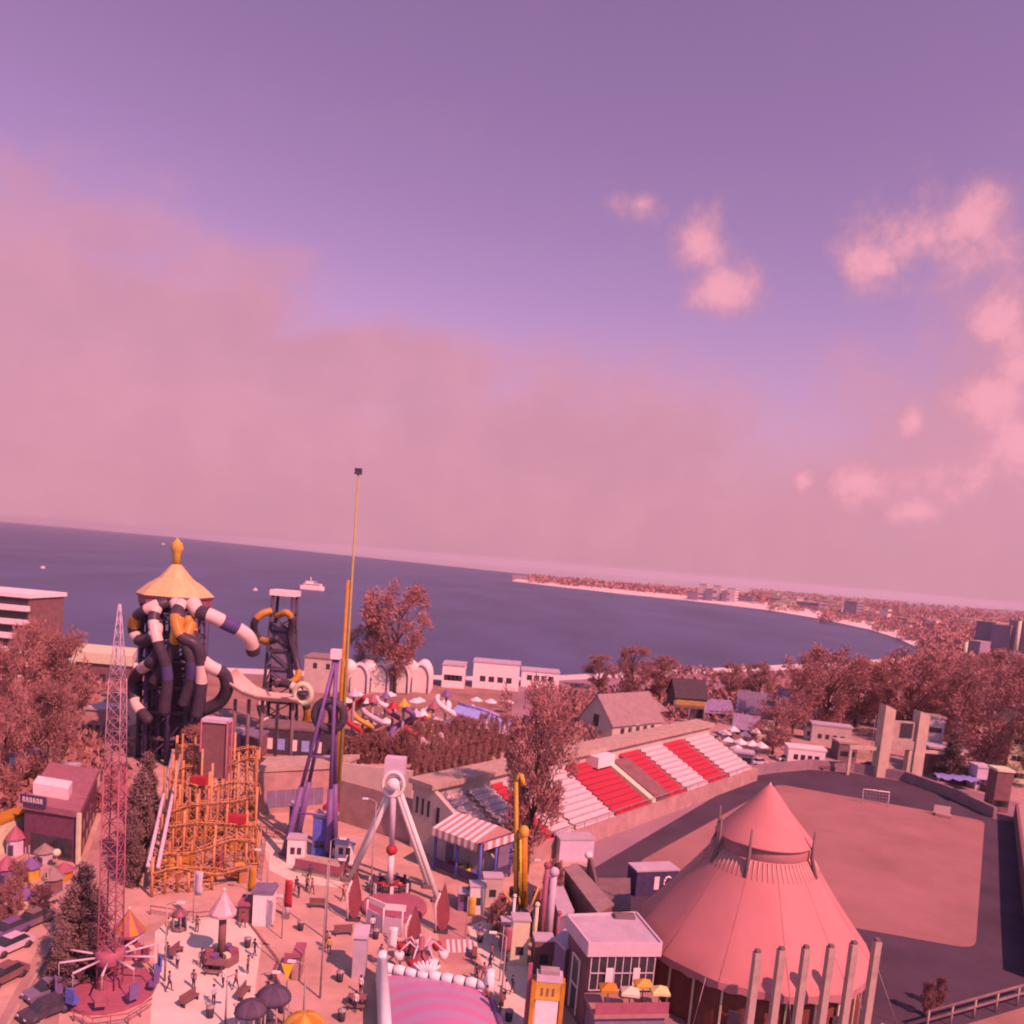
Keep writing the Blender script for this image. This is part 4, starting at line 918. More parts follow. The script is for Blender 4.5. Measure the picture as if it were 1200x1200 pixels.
for k in range(3):
    p = Ls.lerp(Fs, .2+.28*k).lerp(Bk.lerp(Rs_, .2+.28*k), .3); tt = thing('dodgem_car', ('red dodgem car under the striped awning, nearest the grandstand end', 'yellow dodgem car in the middle of the striped pavilion', 'blue dodgem car by the open corner of the striped pavilion')[k], 'dodgem car', (p.x, p.y, .5))
    MB().prism([Vector((p.x+x, p.y+y, 0)) for x, y in ((-.7, -.4), (-.4, -.6), (.4, -.6), (.7, -.4), (.7, .4), (.4, .6), (-.4, .6), (-.7, .4))], .52, .95).build('body', (red, yellow, blue)[k], tt); MB().box((p.x+.35, p.y, .95), (.2, .8, .4)).build('backrest', dark, tt); MB().tube([(p.x+.6, p.y, .95), (p.x+.6, p.y, 2.6)], .03, 5).build('pole', steel, tt)

# ------------------------------------------------------------------ grandstand
B0 = Vector((-8.2, 94.1, 0)); su = Vector((.636, .772, 0)); sn = Vector((.772, -.636, 0)); SL = 74.0
def ST(u, n_, z=0): return B0+su*u+sn*n_+Vector((0, 0, z))
ce = ST(SL/2, 6); t = thing('grandstand', 'long open football grandstand with blocks of red and white seats', 'grandstand', (ce.x, ce.y, 0))
MB().prism([ST(0, -3.2), ST(SL, -3.2), ST(SL, -.1), ST(0, -.1)], 0, 8.2).build('back_building', pinkwall, t)
MB().prism([ST(-.6, -3.6), ST(SL+.5, -3.6), ST(SL+.5, .6), ST(-.6, .6)], 8.2, 8.85).build('roof', concrete, t)
MB().prism([ST(0, -.1), ST(.6, -.1), ST(.6, 10.4), ST(0, 10.4)], 0, lambda q_: 8.2-.0 if (q_-B0).dot(sn) < 1 else 2.6).build('end_wall', pinkwall, t)
b = MB()
for a, c_, z0, z1 in ((-2.6, -2.2, 4.6, 6.6), (-1.6, -1.2, 4.6, 6.6), (-.6, -.2, 4.6, 6.6), (1.0, 1.5, 4.2, 6.2)): MB().prism([ST(-.05, a), ST(.1, a), ST(.1, c_), ST(-.05, c_)], z0, z1).build('window', glass, t)
MB().prism([ST(-.05, 3), ST(.1, 3), ST(.1, 4.2), ST(-.05, 4.2)], .1, 2.4).build('door', roofpur, t)
rows = 10; fz, bz = 1.9, 6.3
b = MB()
for k in range(rows):
    n0 = 10-(k+1)*1.0; z = fz+(bz-fz)*k/(rows-1); b.prism([ST(.6, n0), ST(SL, n0), ST(SL, n0+1), ST(.6, n0+1)], 0 if k == 0 else fz-.3, z)
b.build('terrace', concrete, t)
MB().prism([ST(0, 10), ST(SL, 10), ST(SL, 10.3), ST(0, 10.3)], 0, 2.5).build('front_wall', wallb, t)
def ub(px, py): return (G(px, py, 2)-B0).dot(su)
blocks = [(1.6, ub(600, 996), 'w'), (ub(604, 994)+.3, ub(632, 985), 'w'), (ub(634, 985), ub(655, 984), 'r'), (ub(656, 984), ub(678, 976), 'w'), (ub(681, 975), ub(721, 958), 'w'), (ub(722, 957), ub(758, 941), 'r'), (ub(776, 934), ub(798, 927), 'r'), (ub(799, 926), ub(821, 917), 'w'), (ub(823, 917), ub(842, 909), 'r'), (ub(844, 908), ub(866, 898), 'w')]
for u0, u1, c_ in blocks:
    if u1-u0 < .8: continue
    b = MB(); ns = max(2, int((u1-u0)/.62))
    for k in range(rows):
        z = fz+(bz-fz)*k/(rows-1); n0 = 10-(k+1)
        for j in range(ns):
            a = u0+(u1-u0)*j/ns; e = (u1-u0)/ns*.94
            b.prism([ST(a, n0+.22), ST(a+e, n0+.22), ST(a+e, n0+.92), ST(a, n0+.92)], z+.22, z+.34); b.prism([ST(a, n0+.12), ST(a+e, n0+.12), ST(a+e, n0+.24), ST(a, n0+.24)], z+.22, z+.75)
    b.build('seat_block', seatred if c_ == 'r' else seatwhite, t)
u0, u1 = ub(760, 940), ub(776, 934)
MB().prism([ST(u0, 1.5), ST(u1, 1.5), ST(u1, 9.4), ST(u0, 9.4)], 2, lambda q_: 6.6-.47*((q_-B0).dot(sn)-2)).build('dark_gap', browny, t)  # brown block added as the dark gap between the red seat blocks
MB().prism([ST(u0-1.4, 1.2), ST(u0-.2, 1.2), ST(u0-.2, 9.8), ST(u0-1.4, 9.8)], 2.0, lambda q_: 6.9-.47*((q_-B0).dot(sn)-1.2)).build('stair_parapet', cream, t)
MB().prism([ST(u0-5, -.05), ST(u0-.5, -.05), ST(u0-.5, 2.2), ST(u0-5, 2.2)], 6.4, 8.1).build('press_box', white, t)
b = MB()
for k in range(26): q_ = ST(1+k*2.9, 10.15, 2.5); b.tube([q_, q_+Vector((0, 0, .9))], .04, 4)
b.tube([ST(.5, 10.15, 3.4), ST(SL, 10.15, 3.4)], .05, 5); b.build('railing', steel, t)
# stadium perimeter walls
b = MB(); b.wall([G(876, 910), G(905, 905), G(950, 901), G(1000, 905), G(1060, 915), G(1110, 933), G(1165, 959)], 0, 1.9, .6); tag(b.build('perimeter_wall', pm('rim_wall', (176, 100, 110), rough=.9, var=.15, scale=.6)), 'curved low wall behind the far goal of the football ground', 'wall')
b = MB(); b.wall([G(1189, 958), G(1203, 1080), G(1212, 1150)], 0, 2.6, .4); tag(b.build('perimeter_wall', browny), 'straight wall along the long side of the pitch, opposite the grandstand', 'wall')
b = MB(); b.wall([G(690, 1018), G(700, 1062), G(735, 1092)], 0, 1.8, .3); tag(b.build('perimeter_wall', dkconc), 'short dark wall between grandstand corner and kiosk building', 'wall')
pa_, pb2 = G(1085, 1210), G(1215, 1172)
t = thing('fence', 'pale rail fence across the near corner of the stadium', 'fence', (pa_.x, pa_.y, 0))
for k in range(6): q_ = pa_.lerp(pb2, k/5); MB().tube([q_, q_+Vector((0, 0, 2.0))], .1, 6).build('post', concrete, t)
b = MB()
for z in (1.9, 1.1): b.tube([pa_+up*z, pb2+up*z], .13, 6)
b.build('rail', dkconc, t)
p = G(1090, 1290); building('low_shed', 'low shed roof corner beyond the concrete columns', 'shed', [G(1030, 1225), G(1085, 1245), G(1060, 1330), G(1000, 1310)], 1.4, browny, roofgrey)
sheet('corner_ground', [G(1085, 1215), G(1215, 1176), G(1300, 1300), G(1080, 1320)], .035, earth)
# goals
gA, gB = G(1010, 941), G(1040, 945)
t = thing('goal', 'white football goal at the far end of the pitch', 'goal', ((gA.x+gB.x)/2, (gA.y+gB.y)/2, 0)); gh = 2.5; bk = QD*1.4
b = MB(); b.tube([gA, gA+up*gh, gB+up*gh, gB], .1, 6); b.build('frame', white, t); b = MB()
for k in range(9): a = gA.lerp(gB, k/8); b.tube([a+up*gh, a+bk], .022, 4)
for k in range(5): b.tube([gA+up*gh*(1-k/4)+bk*(k/4), gB+up*gh*(1-k/4)+bk*(k/4)], .022, 4)
b.build('net', white, t)
p = G(1105, 957); t = thing('dugout', 'small pale team shelter on the dark ground behind the pitch', 'shelter', (p.x, p.y, 0)); MB().prism(rect(p, 2.4, 1.2, -.4), .1, .5).build('bench', wallb, t); b = MB(); b.wall([p+Vector((-1.2, .9, 0)), p+Vector((1.2, .2, 0))], 0, 1.7, .08); b.build('back_panel', pinkwall, t)

# ------------------------------------------------------------------ circus tent
TC = G(873, 1158); TC.z = 0; tx, ty = TC.x, TC.y; mt = mpp(TC)
t = thing('circus_tent', 'huge round pink circus tent with red curtain walls and a raised top cone', 'tent', (tx, ty, 0))
NT = 12; Rw, Re = 9.2, 10.25; zE, zC, Rc, zA = 5.0, ZT(TC, 992), 3.95, ZT(TC, 918)
b = MB(); nwl = 96; v = []; f_ = []
for k in range(nwl):
    a = 2*math.pi*k/nwl; r_ = Rw+.14*math.sin(k*2.1)+.07*math.sin(k*5.3)
    for z in (0, zE-.2): v.append((tx+r_*math.cos(a), ty+r_*math.sin(a), z))
f_ = [(2*k, 2*((k+1) % nwl), 2*((k+1) % nwl)+1, 2*k+1) for k in range(nwl)]
b.add(v, f_, 0, True); b.build('wall', tentwall, t)
b = MB()
for k in range(0, nwl, 4):
    a = 2*math.pi*(k+.3)/nwl; r_ = Rw+.2; w_ = .05
    P = [Vector((tx+rr_*math.cos(a+s*.008), ty+rr_*math.sin(a+s*.008), 0)) for rr_, s in ((r_, -1), (r_, 1), (r_-.12, 1), (r_-.12, -1))]; b.prism(P, .02, zE-.25)
b.build('wall_stripe', cream, t)
for a in (R(-112), R(-60)):
    e = Vector((math.cos(a), math.sin(a), 0)); s = Vector((-e.y, e.x, 0)); q_ = TC+e*(Rw+.1); MB().prism([q_-s*.5, q_+s*.5, q_+s*.5+e*.15, q_-s*.5+e*.15], 0, 2.6).build('doorway', dark, t)
# roof: panels sag a little between the seams
b = MB(); NA, NR_ = NT*6, 10; v = []; fc = []
for j in range(NR_+1):
    s = j/NR_
    for k in range(NA):
        a = 2*math.pi*k/NA; ph = (k % 6)/6; sag = math.sin(math.pi*ph)
        r_ = Re+(Rc-Re)*s; z = zE+(zC-zE)*(s*.9+.1*s*s)-.18*sag*math.sin(math.pi*min(1, s+.15))*1.0
        if j == 0: r_ += -.35*sag; z -= 0
        v.append((tx+r_*math.cos(a), ty+r_*math.sin(a), z))
for j in range(NR_):
    for k in range(NA): fc.append((j*NA+k, j*NA+(k+1) % NA, (j+1)*NA+(k+1) % NA, (j+1)*NA+k))
b.add(v, fc, 0, True)
for k in range(NA):   # valance
    i0, i1 = v[k], v[(k+1) % NA]; dz = .55+.18*(k % 2); dz1 = .55+.18*((k+1) % 2); b.add([i0, i1, (i1[0], i1[1], i1[2]-dz1), (i0[0], i0[1], i0[2]-dz)], [(0, 3, 2, 1)], 1)
b.build('roof', [tentroof, pm('tent_valance', (222, 105, 110), rough=.6, var=.08)], t)
b = MB()
for k in range(NT):
    a = 2*math.pi*k/NT; e = Vector((math.cos(a), math.sin(a), 0)); pts = [TC+e*(Re+(Rc-Re)*s)+up*(zE+(zC-zE)*(s*.9+.1*s*s)+.0) for s in (0, .33, .66, 1)]; b.tube(pts, .02, 5)
b.build('seam', pm('tent_seam', (224, 102, 102), rough=.6, var=.1), t)
pl = pm('pleat_pale', (244, 140, 134), k=1.15, rough=.6, var=.04)
b = MB()
for k in range(72):
    a = 2*math.pi*k/72; e = Vector((math.cos(a), math.sin(a), 0)); s1, s0_ = .985, .84
    pts = [TC+e*(Re+(Rc-Re)*s)+up*(zE+(zC-zE)*(s*.9+.1*s*s)+.04) for s in (s0_, (s0_+s1)/2, s1)]; b.tube(pts, [.02, .05, .07], 5)
b.build('pleats', pl, t)
MB().lathe((tx, ty, 0), [(Rc*1.0, zC-.1), (Rc*1.01, zC), (Rc*1.01, zC+1.05), (Rc*.99, zC+1.1)], 48).build('collar', pm('tent_collar', (205, 98, 100), rough=.6, var=.08), t)
b = MB(); v = []; zc0 = zC+1.1; n_ = 48
b.lathe((tx, ty, 0), [(Rc*1.06, zc0-.12), (Rc*1.04, zc0), (Rc*.78, zc0+(zA-zc0)*.24), (Rc*.5, zc0+(zA-zc0)*.5), (Rc*.2, zc0+(zA-zc0)*.82), (.02, zA)], 48); b.build('top_cone', tentroof, t)
MB().lathe((tx, ty, 0), [(.62, zA-1.25), (.02, zA+.12)], 12).build('peak_cap', pl, t)
for a in (R(-40), R(-122), R(140), R(55), R(195)):
    e = Vector((math.cos(a), math.sin(a), 0)); q_ = TC+e*(Rc+.35); MB().tube([q_+up*(zC-1.4)+e*.5, q_+up*(zC+.3), q_+up*(zC+2.6)], [.2, .16, .08], 7).build('king_pole', dkconc, t)
gst = 0
for k in range(10):
    a = 2*math.pi*(k+.5)/10
    e = Vector((math.cos(a), math.sin(a), 0)); MB().tube([TC+e*(Re-.1)+up*zE, TC+e*(Re+2.2)], .03, 4).build('guy_rope', steel, t)

# concrete columns in front of the tent
for i, (px, yt) in enumerate(((888, 1116), (916, 1113), (945, 1111), (974, 1110), (1001, 1106), (1028, 1103))):
    q_ = W(px, yt, 54.3+i*.45); z = q_.z
    lb = ('first bare concrete column from the kiosk side, before the circus tent', 'second concrete column from the kiosk side before the tent', 'third concrete column from the kiosk side before the tent', 'fourth concrete column from the kiosk side before the tent', 'fifth concrete column, brightly lit, before the tent edge', 'last concrete column, at the tent edge nearest the pitch')[i]
    tt = thing('concrete_column', lb, 'column', (q_.x, q_.y, 0), 'row of bare concrete columns')
    MB().box((q_.x, q_.y, 0), (.5, .5, z), .15).build('shaft', concrete, tt); MB().box((q_.x, q_.y, z), (.34, .34, .22), .15).build('stub', dkconc, tt); MB().box((q_.x, q_.y, 0), (1.0, 1.0, .5), .15).build('footing', dkconc, tt)

# ------------------------------------------------------------------ kiosk building beside the tent
Z_ = 7.4
fl, fr, br, bl = G(690, 1106, Z_), G(776, 1106, Z_), G(746, 1070, Z_), G(664, 1073, Z_)
P = [Vector((v.x, v.y, 0)) for v in (fl, fr, br, bl)]; ce = sum(P, Vector())/4
t = thing('kiosk_building', 'two-storey kiosk building with flat grey roof, pink fascia and glazed upper front', 'building', (ce.x, ce.y, 0))
Pi = grow(P, -.35)
MB().prism(Pi, 0, Z_-.9).build('wall', browny, t)
MB().prism(P, Z_-.25, Z_).build('roof', roofgrey, t)
b = MB()
for i, (a, c_) in enumerate(zip(P, P[1:]+P[:1])):
    d = (c_-a).normalized(); o_ = Vector((d.y, -d.x, 0)); b.prism([a+o_*.04, c_+o_*.04, c_-o_*.12, a-o_*.12], Z_-1.05, Z_+.14 if i else Z_+.06)
b.build('fascia', pm('fascia_pink', (232, 152, 165), rough=.6, var=.07), t)
f0, f1 = Pi[0], Pi[1]; d = (f1-f0).normalized(); o_ = Vector((d.y, -d.x, 0)); LW = (f1-f0).length
gw = MB().prism([f0+d*.1+o_*.06, f1-d*.1+o_*.06, f1-d*.1-o_*.02, f0+d*.1-o_*.02], 3.5, Z_-1.1).build('window', glass, t)
b = MB()
for k in range(9):
    a = f0+d*(.1+(LW-.25)*k/8)+o_*.065; b.prism([a, a+d*.08, a+d*.08+o_*.06, a+o_*.06], 3.5, Z_-1.1)
a0, a1 = f0+d*.1+o_*.13, f1-d*.1+o_*.13
for z in (3.5, 4.9): b.prism([a0, a1, a1+o_*.05, a0+o_*.05], z, z+.09)
b.build('mullion', palepink, gw)
for k, (x0, x1) in enumerate(((.25, .36), (.66, .76))):
    a, c_ = f0+d*LW*x0, f0+d*LW*x1; MB().prism([a+o_*.2, c_+o_*.2, c_+o_*.26, a+o_*.26], 3.55, 5.4).build('curtain', white, t)
dk = MB().prism([f0-d*.2+o_*.1, f1+d*.2+o_*.1, f1+d*.2+o_*3.2, f0-d*.2+o_*3.2], 3.0, 3.3).build('terrace', pm('terrace_deck', (200, 105, 105), rough=.8, var=.12), t)
b = MB(); b.wall([f0-d*.15+o_*3.1, f1+d*.15+o_*3.1], 3.3, 4.2, .08); b.build('railing', pinkred, t)
MB().prism([f0+o_*.3, f1+o_*.3, f1+o_*2.9, f0+o_*2.9], 0, 3.0).build('ground_floor', roofpur, t)
s0_, s1_ = Pi[3], Pi[0]
windows(t, s0_, s1_, (.6,), 1, 1.3, 4.4, glass, .3); e2 = (s1_-s0_).normalized(); o2 = Vector((e2.y, -e2.x, 0)); mid = (s0_+s1_)/2
b = MB()
for z0, z1, x0, x1 in ((.5, 5.1, -.8, -.66), (.5, 5.1, .66, .8), (5.0, 5.15, -.66, .66), (2.7, 2.82, -.66, .66)):
    b.prism([mid+e2*x0+o2*.04, mid+e2*x1+o2*.04, mid+e2*x1+o2*.14, mid+e2*x0+o2*.14], z0, z1)
b.build('window_frame', wl, t)
for k, (x, y, m_, rz, lb) in enumerate(((.2, 2.0, orange, .1, 'orange terrace awning close to the corner of the kiosk building'), (.48, 2.6, cream, -.08, 'cream terrace parasol in the middle of the kiosk terrace'), (.74, 1.5, ochre, .1, 'yellow terrace awning on the kiosk, nearest the tent'), (.92, 2.5, pm('peach', (240, 170, 120), rough=.6), .05, 'peach terrace awning at the tent side corner of the kiosk'))):
    q_ = f0+d*LW*x+o_*y; tt = thing('terrace_parasol', lb, 'parasol', (q_.x, q_.y, 3.3), 'parasols on the kiosk terrace')
    MB().tube([(q_.x, q_.y, 3.3), (q_.x, q_.y, 5.05)], .05, 6).build('pole', steel, tt)
    hh = rect(Vector((q_.x, q_.y, 0)), 1.35, 1.1, rz); top = Vector((q_.x, q_.y, 5.25)); b = MB(); v = [h_+up*4.85 for h_ in hh]; b.add(v+[top]+[h_-up*.2 for h_ in v], [(0, 1, 4), (1, 2, 4), (2, 3, 4), (3, 0, 4)]+[(i, 5+i, 5+(i+1) % 4, (i+1) % 4) for i in range(4)]); b.build('canopy', m_, tt)
MB().box(tuple(br.lerp(fr, .2)+Vector((-1.2, 0, .0))), (1.6, .7, .25), .1)
tt = thing('roof_vent', 'flat vent box on the grey kiosk roof', 'vent', (br.x-1.2, br.y-1.1, Z_)); MB().box((br.x-1.2, br.y-1.1, Z_), (1.7, .8, .3), .1).build('box', dkconc, tt)
# long sheds behind the kiosk
for (c4, z, lb, wm, rm) in (([(676, 1012), (662, 1018), (700, 1068), (718, 1058)], 4.6, 'long dark shed with a pale sloping roof strip behind the kiosk building', browny, roofbrown), ([(648, 1010), (640, 1020), (655, 1072), (672, 1066)], 3.6, 'narrow purple grey shed between the yellow ride and the kiosk', roofpur, roofgrey)):
    Q = [G(x, y, z) for x, y in c4]; Q = [Vector((v.x, v.y, 0)) for v in Q]; building('long_shed', lb, 'shed', Q, z-.2, wm, rm, over=.25, rt=.2)
Q = [Vector((v.x, v.y, 0)) for v in (G(652, 1092, 5.5), G(664, 1104, 5.5), G(684, 1092, 5.5), G(668, 1078, 5.5))]
building('annex', 'small pale roofed annex against the side of the kiosk building', 'shed', Q, 4.8, roofpur, pm('annex_roof', (216, 140, 158), rough=.6, var=.08), over=.15, rt=.2)
Q = [Vector((v.x, v.y, 0)) for v in (G(700, 1068, 3.2), G(738, 1066, 3.2), G(738, 1030, 3.2), G(702, 1030, 3.2))]
building('dark_shed', 'dark flat shed between the kiosk building and the blue container', 'shed', Q, 3.0, dkconc, dkconc, over=.2, rt=.25)
p = G(688, 1020); t = thing('globe_lamp', 'globe lamp with a bright white ball beside the grandstand corner', 'street lamp', p); MB().tube([p, p+up*1.6], .08, 7).build('post', steel, t); MB().ball(p+up*1.9, .5, sz=.9).build('globe', white, t)
Q = rect(G(765, 1050)+Vector((0, 1.2, 0)), 5.2, 2.4, .3); p = G(765, 1050)
t = building('container_cabin', 'blue cabin with white marks on its side at the edge of the pitch', 'cabin', Q, 2.9, navy, roofgrey, over=.1, rt=.18)
a, c_ = Q[0], Q[1]; d = (c_-a).normalized(); o_ = Vector((d.y, -d.x, 0)); b = MB()
x = 2.2; z0 = .8
for (xx0, zz0, xx1, zz1) in ((0, 0, .6, 1.5),): b.prism([a+d*(x+xx0)+o_*.03, a+d*(x+xx1)+o_*.03, a+d*(x+xx1)+o_*.07, a+d*(x+xx0)+o_*.07], z0+zz0, z0+zz1)
for k in range(9):
    an = R(50+k*32); an2 = R(50+(k+1)*32)
    if k > 7: continue
    q0 = a+d*(3.9+.5*math.cos(an))+o_*.05; b.tube([q0+up*(1.55+.7*math.sin(an)), a+d*(3.9+.5*math.cos(an2))+o_*.05+up*(1.55+.7*math.sin(an2))], .11, 5)
b.build('lettering', white, t)
p = G(672, 1010); building('white_cabin', 'white cabin against the near end of the grandstand front', 'cabin', rect(p+Vector((0, 1.3, 0)), 42*mpp(p), 2.4, .25), ZT(p, 985), pm('cabin_white', (226, 160, 180), rough=.7, var=.08), roofgrey, over=.15, rt=.2)

# ------------------------------------------------------------------ yellow arm ride
pb = G(614, 1092); t = thing('arm_ride', 'tall yellow twin-arm thrill ride on dark machinery beside the tall bare tree', 'amusement ride', (pb.x, pb.y, 0)); Y0 = pb.y
MB().lathe((pb.x, pb.y, 0), [(2.2, 0), (2.2, .5), (1.5, .7), (1.2, 2.2), (.6, 2.6)], 14, flat=True).build('machine_base', dkconc, t)
a0, a1 = W(605, 1064, Y0+.4), W(605, 915, Y0+.4)
MB().tube([a0, a1], [.27, .2], 8).build('arm', mat('mustard', (.46, .33, .06), rough=.45, var=.15), t)
MB().tube([a1, W(607, 907, Y0+.4), W(611, 908, Y0+.3), W(614, 920, Y0+.2)], .24, 7).build('hook', ochre, t)
c0, c1_ = W(614, 1062, Y0), W(614, 975, Y0)
MB().tube([c0, c1_], .38, 10).build('arm', orange, t); MB().ball(c1_, .52, sz=1.3).build('arm_head', ochre, t)
MB().tube([W(610, 1050, Y0-.5), W(610, 984, Y0-.5)], .12, 6).build('hydraulic_rod', yellow, t)
b = MB()
for k in range(6):
    a = k*1.047; e = Vector((math.cos(a), math.sin(a), 0)); b.tube([pb+e*.9+up*2.2, pb+e*2.4+up*(3.6+.4*(k % 2))], .12, 6)
b.build('lower_arm', ochre, t)
for k in range(6):
    a = k*1.047; e = Vector((math.cos(a), math.sin(a), 0)); g = pb+e*2.4; MB().box((g.x, g.y, 2.7), (.8, .8, .9), a).build('car', (dark, pinkred)[k % 2], t)
for i, (px, yb, yt, wd, m_, lb) in enumerate(((632, 1118, 1014, .28, pinkred, 'slim red post beside the yellow ride'), (641, 1112, 1022, .4, palepink, 'thick pale pink post between yellow ride and kiosk'), (624, 1124, 1060, .2, cream, 'short cream post at the yellow ride entrance'), (650, 1126, 1070, .2, pinkred, 'thin dark red post by the kiosk side wall'), (598, 1112, 1050, .16, wl, 'thin white post on the plaza side of the yellow ride'))):
    p = G(px, yb); h = ZT(p, yt); tt = thing('ride_post', lb, 'post', p); MB().tube([p, p+up*h], [wd, wd*.8], 8).build('shaft', m_, tt); MB().ball(p+up*h, wd*1.25, 8, 6).build('cap', m_, tt)
for px, py, yt, wd, lb, wm in ((606, 1132, 1080, 20, 'cream snack stall at the foot of the yellow ride', cream), (634, 1142, 1104, 22, 'brown control cabin behind the orange gateway', browny), (592, 1116, 1084, 14, 'small dark cabin on the plaza side of the yellow ride', dkconc), (557, 1072, 1040, 18, 'white panel stall before the dodgem pavilion', wl), (575, 1062, 1030, 22, 'pink stall beside the dodgem pavilion corner', pinkwall), (541, 1068, 1048, 12, 'purple stall between pendulum and dodgem pavilion', purple)):
    p = G(px, py); building('stall', lb, 'stall', rect(p+Vector((0, .8, 0)), wd*mpp(p), 1.5, .12), ZT(p, yt), wm, roofgrey, over=.12, rt=.15, wins=((0, (1.0,), 1, .7, .8),))
# orange gateway
p = G(636, 1222); h = ZT(p, 1148); m_ = mpp(p); t = thing('gateway_booth', 'orange framed gateway booth with a big white panel at the plaza edge', 'booth', p)
for x in (-17, 17): MB().box((p.x+x*m_, p.y, 0), (.32, .9, h)).build('pillar', orange, t)
MB().box((p.x, p.y-.02, h*.72), (34*m_-.34, .8, h*.27)).build('lintel', ochre, t); MB().box((p.x, p.y-.1, .1), (26*m_, .5, h*.7)).build('panel', white, t)
MB().box((p.x+.05, p.y, h), (30*m_, .9, .55)).build('header', palepink, t); MB().box((p.x+.05, p.y, h+.55), (22*m_, .8, .3)).build('cap', steel, t)
MB().box((p.x-22*m_, p.y+.3, 0), (.3, .3, h+1.0)).build('post', pinkred, t)
b = MB()
for k in range(3): b.box((p.x-.45+k*.42, p.y-.44, h*.79), (.14, .04, h*.12))
b.build('lettering', browny, t)

# ------------------------------------------------------------------ plaza rides and stalls
def roundabout(px, py, label, rw, yroof, yeave, rm, rm2, bm, base_r):
    p = G(px, py); m_ = mpp(p); t = thing('small_roundabout', label, 'amusement ride', p); ze, za = ZT(p, yeave), ZT(p, yroof); r_ = rw*m_
    MB().lathe((p.x, p.y, ze), [(r_, -.25), (r_*1.03, 0), (r_*.45, (za-ze)*.55), (.06, za-ze)], 12, lambda i, q_: (1 if i == 0 else q_ % 2), flat=True).build('canopy', [rm, rm2], t)
    MB().ball((p.x, p.y, za+.12), .16, 8, 6).build('finial', cream, t)
    MB().tube([p, p+up*(ze+.2)], .32, 9).build('pole', bm, t)
    MB().lathe((p.x, p.y, 0), [(base_r*m_, 0), (base_r*m_, .75), (base_r*m_*.9, .8), (base_r*m_*.9, .5), (.3, .5)], 8, flat=True).build('base', bm, t)
    for k in range(6):
        a = k*1.047+.3; g = p+Vector((math.cos(a), math.sin(a), 0))*base_r*m_*.62; MB().box((g.x, g.y, .52), (.62, .42, .55), a).build('seat', (pinkred, purple, cream)[k % 3], t)
    return t
roundabout(259, 1126, 'little roundabout with a pink striped cone roof over an octagonal dark base', 15, 1044, 1068, palepink, pm('canopy_pink', (240, 140, 140), rough=.6), browny, 21)
roundabout(150, 1120, 'orange and red cone roofed roundabout beside the lattice swing tower', 18, 1066, 1090, orange, pinkred, pinkred, 14)
def domething(px, py, yt, rp, label, m_, m2, cat='canopy', nm='dome_canopy'):
    p = G(px, py); s = mpp(p); t = thing(nm, label, cat, p); r_ = rp*s; zt = ZT(p, yt); ze = max(.9, zt-r_*.75)
    MB().lathe((p.x, p.y, ze), [(r_, 0)]+[(r_*math.cos(k*.2618), (zt-ze)*math.sin(k*.2618)) for k in range(1, 6)]+[(.02, zt-ze)], 16, lambda i, q_: 0 if (q_//2) % 2 else 1).build('canopy', [m_, m2], t)
    for k in range(6): a = k*1.047; MB().tube([(p.x+r_*.9*math.cos(a), p.y+r_*.9*math.sin(a), 0), (p.x+r_*.9*math.cos(a), p.y+r_*.9*math.sin(a), ze+.05)], .06, 6).build('post', steel, t)
    MB().lathe((p.x, p.y, 0), [(r_*.8, 0), (r_*.8, .3)], 16).build('floor', dkconc, t)
    return t
dk1, dk2 = pm('dusk_purple', (112, 66, 84), rough=.6, var=.12), pm('dusk_purple_dark', (96, 56, 76), rough=.6, var=.12)
domething(292, 1222, 1172, 19, 'dark purple domed canopy, smaller and nearer, on the pale plaza', dk1, dk2)
domething(318, 1208, 1156, 21, 'dark purple domed canopy, larger, behind the smaller one on the plaza', dk1, dk2)
domething(354, 1240, 1188, 26, 'orange domed canopy at the bottom of the plaza beside the dark domes', orange, ochre)
domething(210, 1090, 1066, 9, 'little brown domed canopy between swing tower and roundabout', browny, pinkred)
for px, py, yt, wd, lb, wm, rm in ((305, 1086, 1048, 22, 'white fronted kiosk with a dark roof on the plaza edge', white, roofpur), (418, 1148, 1100, 15, 'narrow grey booth on the asphalt left of the inflatable', roofgrey, palepink), (345, 1150, 1122, 10, 'slim yellow fronted booth in the middle of the asphalt', pm('booth_pink', (205, 110, 110), rough=.7), pinkred), (285, 1082, 1062, 14, 'dark low stall beside the white fronted kiosk', browny, pinkred)):
    p = G(px, py); building('plaza_kiosk', lb, 'kiosk', rect(p+Vector((0, 1.0, 0)), wd*mpp(p), 1.8, .08), ZT(p, yt), wm, rm, over=.2, rt=.3)
p = G(336, 1160); t = thing('pennant_sign', 'yellow downward pointing pennant sign with a pink top on a thin post', 'sign', p); z0, z1, z2_ = ZT(p, 1150), ZT(p, 1128), ZT(p, 1116)
MB().tube([p, p+up*z1], .06, 6).build('post', steel, t); b = MB(); v = [(p.x+x, p.y+dy, z) for dy in (-.12, -.2) for x, z in ((-.5, z1), (.5, z1), (.03, z0+.1))]; b.add(v, [(0, 1, 2), (3, 5, 4), (0, 3, 4, 1), (1, 4, 5, 2), (2, 5, 3, 0)]); b.build('panel', yellow, t); MB().box((p.x, p.y-.16, z1), (.6, .12, z2_-z1)).build('top', pinkred, t)
pa_ = G(327, 1074); t = thing('entrance_arch', 'pale round entrance arch beside the white fronted kiosk', 'arch', pa_)
MB().tube([pa_+Vector((-.75, 0, 0))]+[pa_+Vector((.75*math.cos(math.pi*(1-k/10)), 0, 1.1+1.0*math.sin(math.pi*k/10))) for k in range(11)]+[pa_+Vector((.75, 0, 0))], .2, 8).build('arch', palepink, t); MB().box((pa_.x+.8, pa_.y-.3, 0), (.5, .4, .5)).build('plinth', dkconc, t)
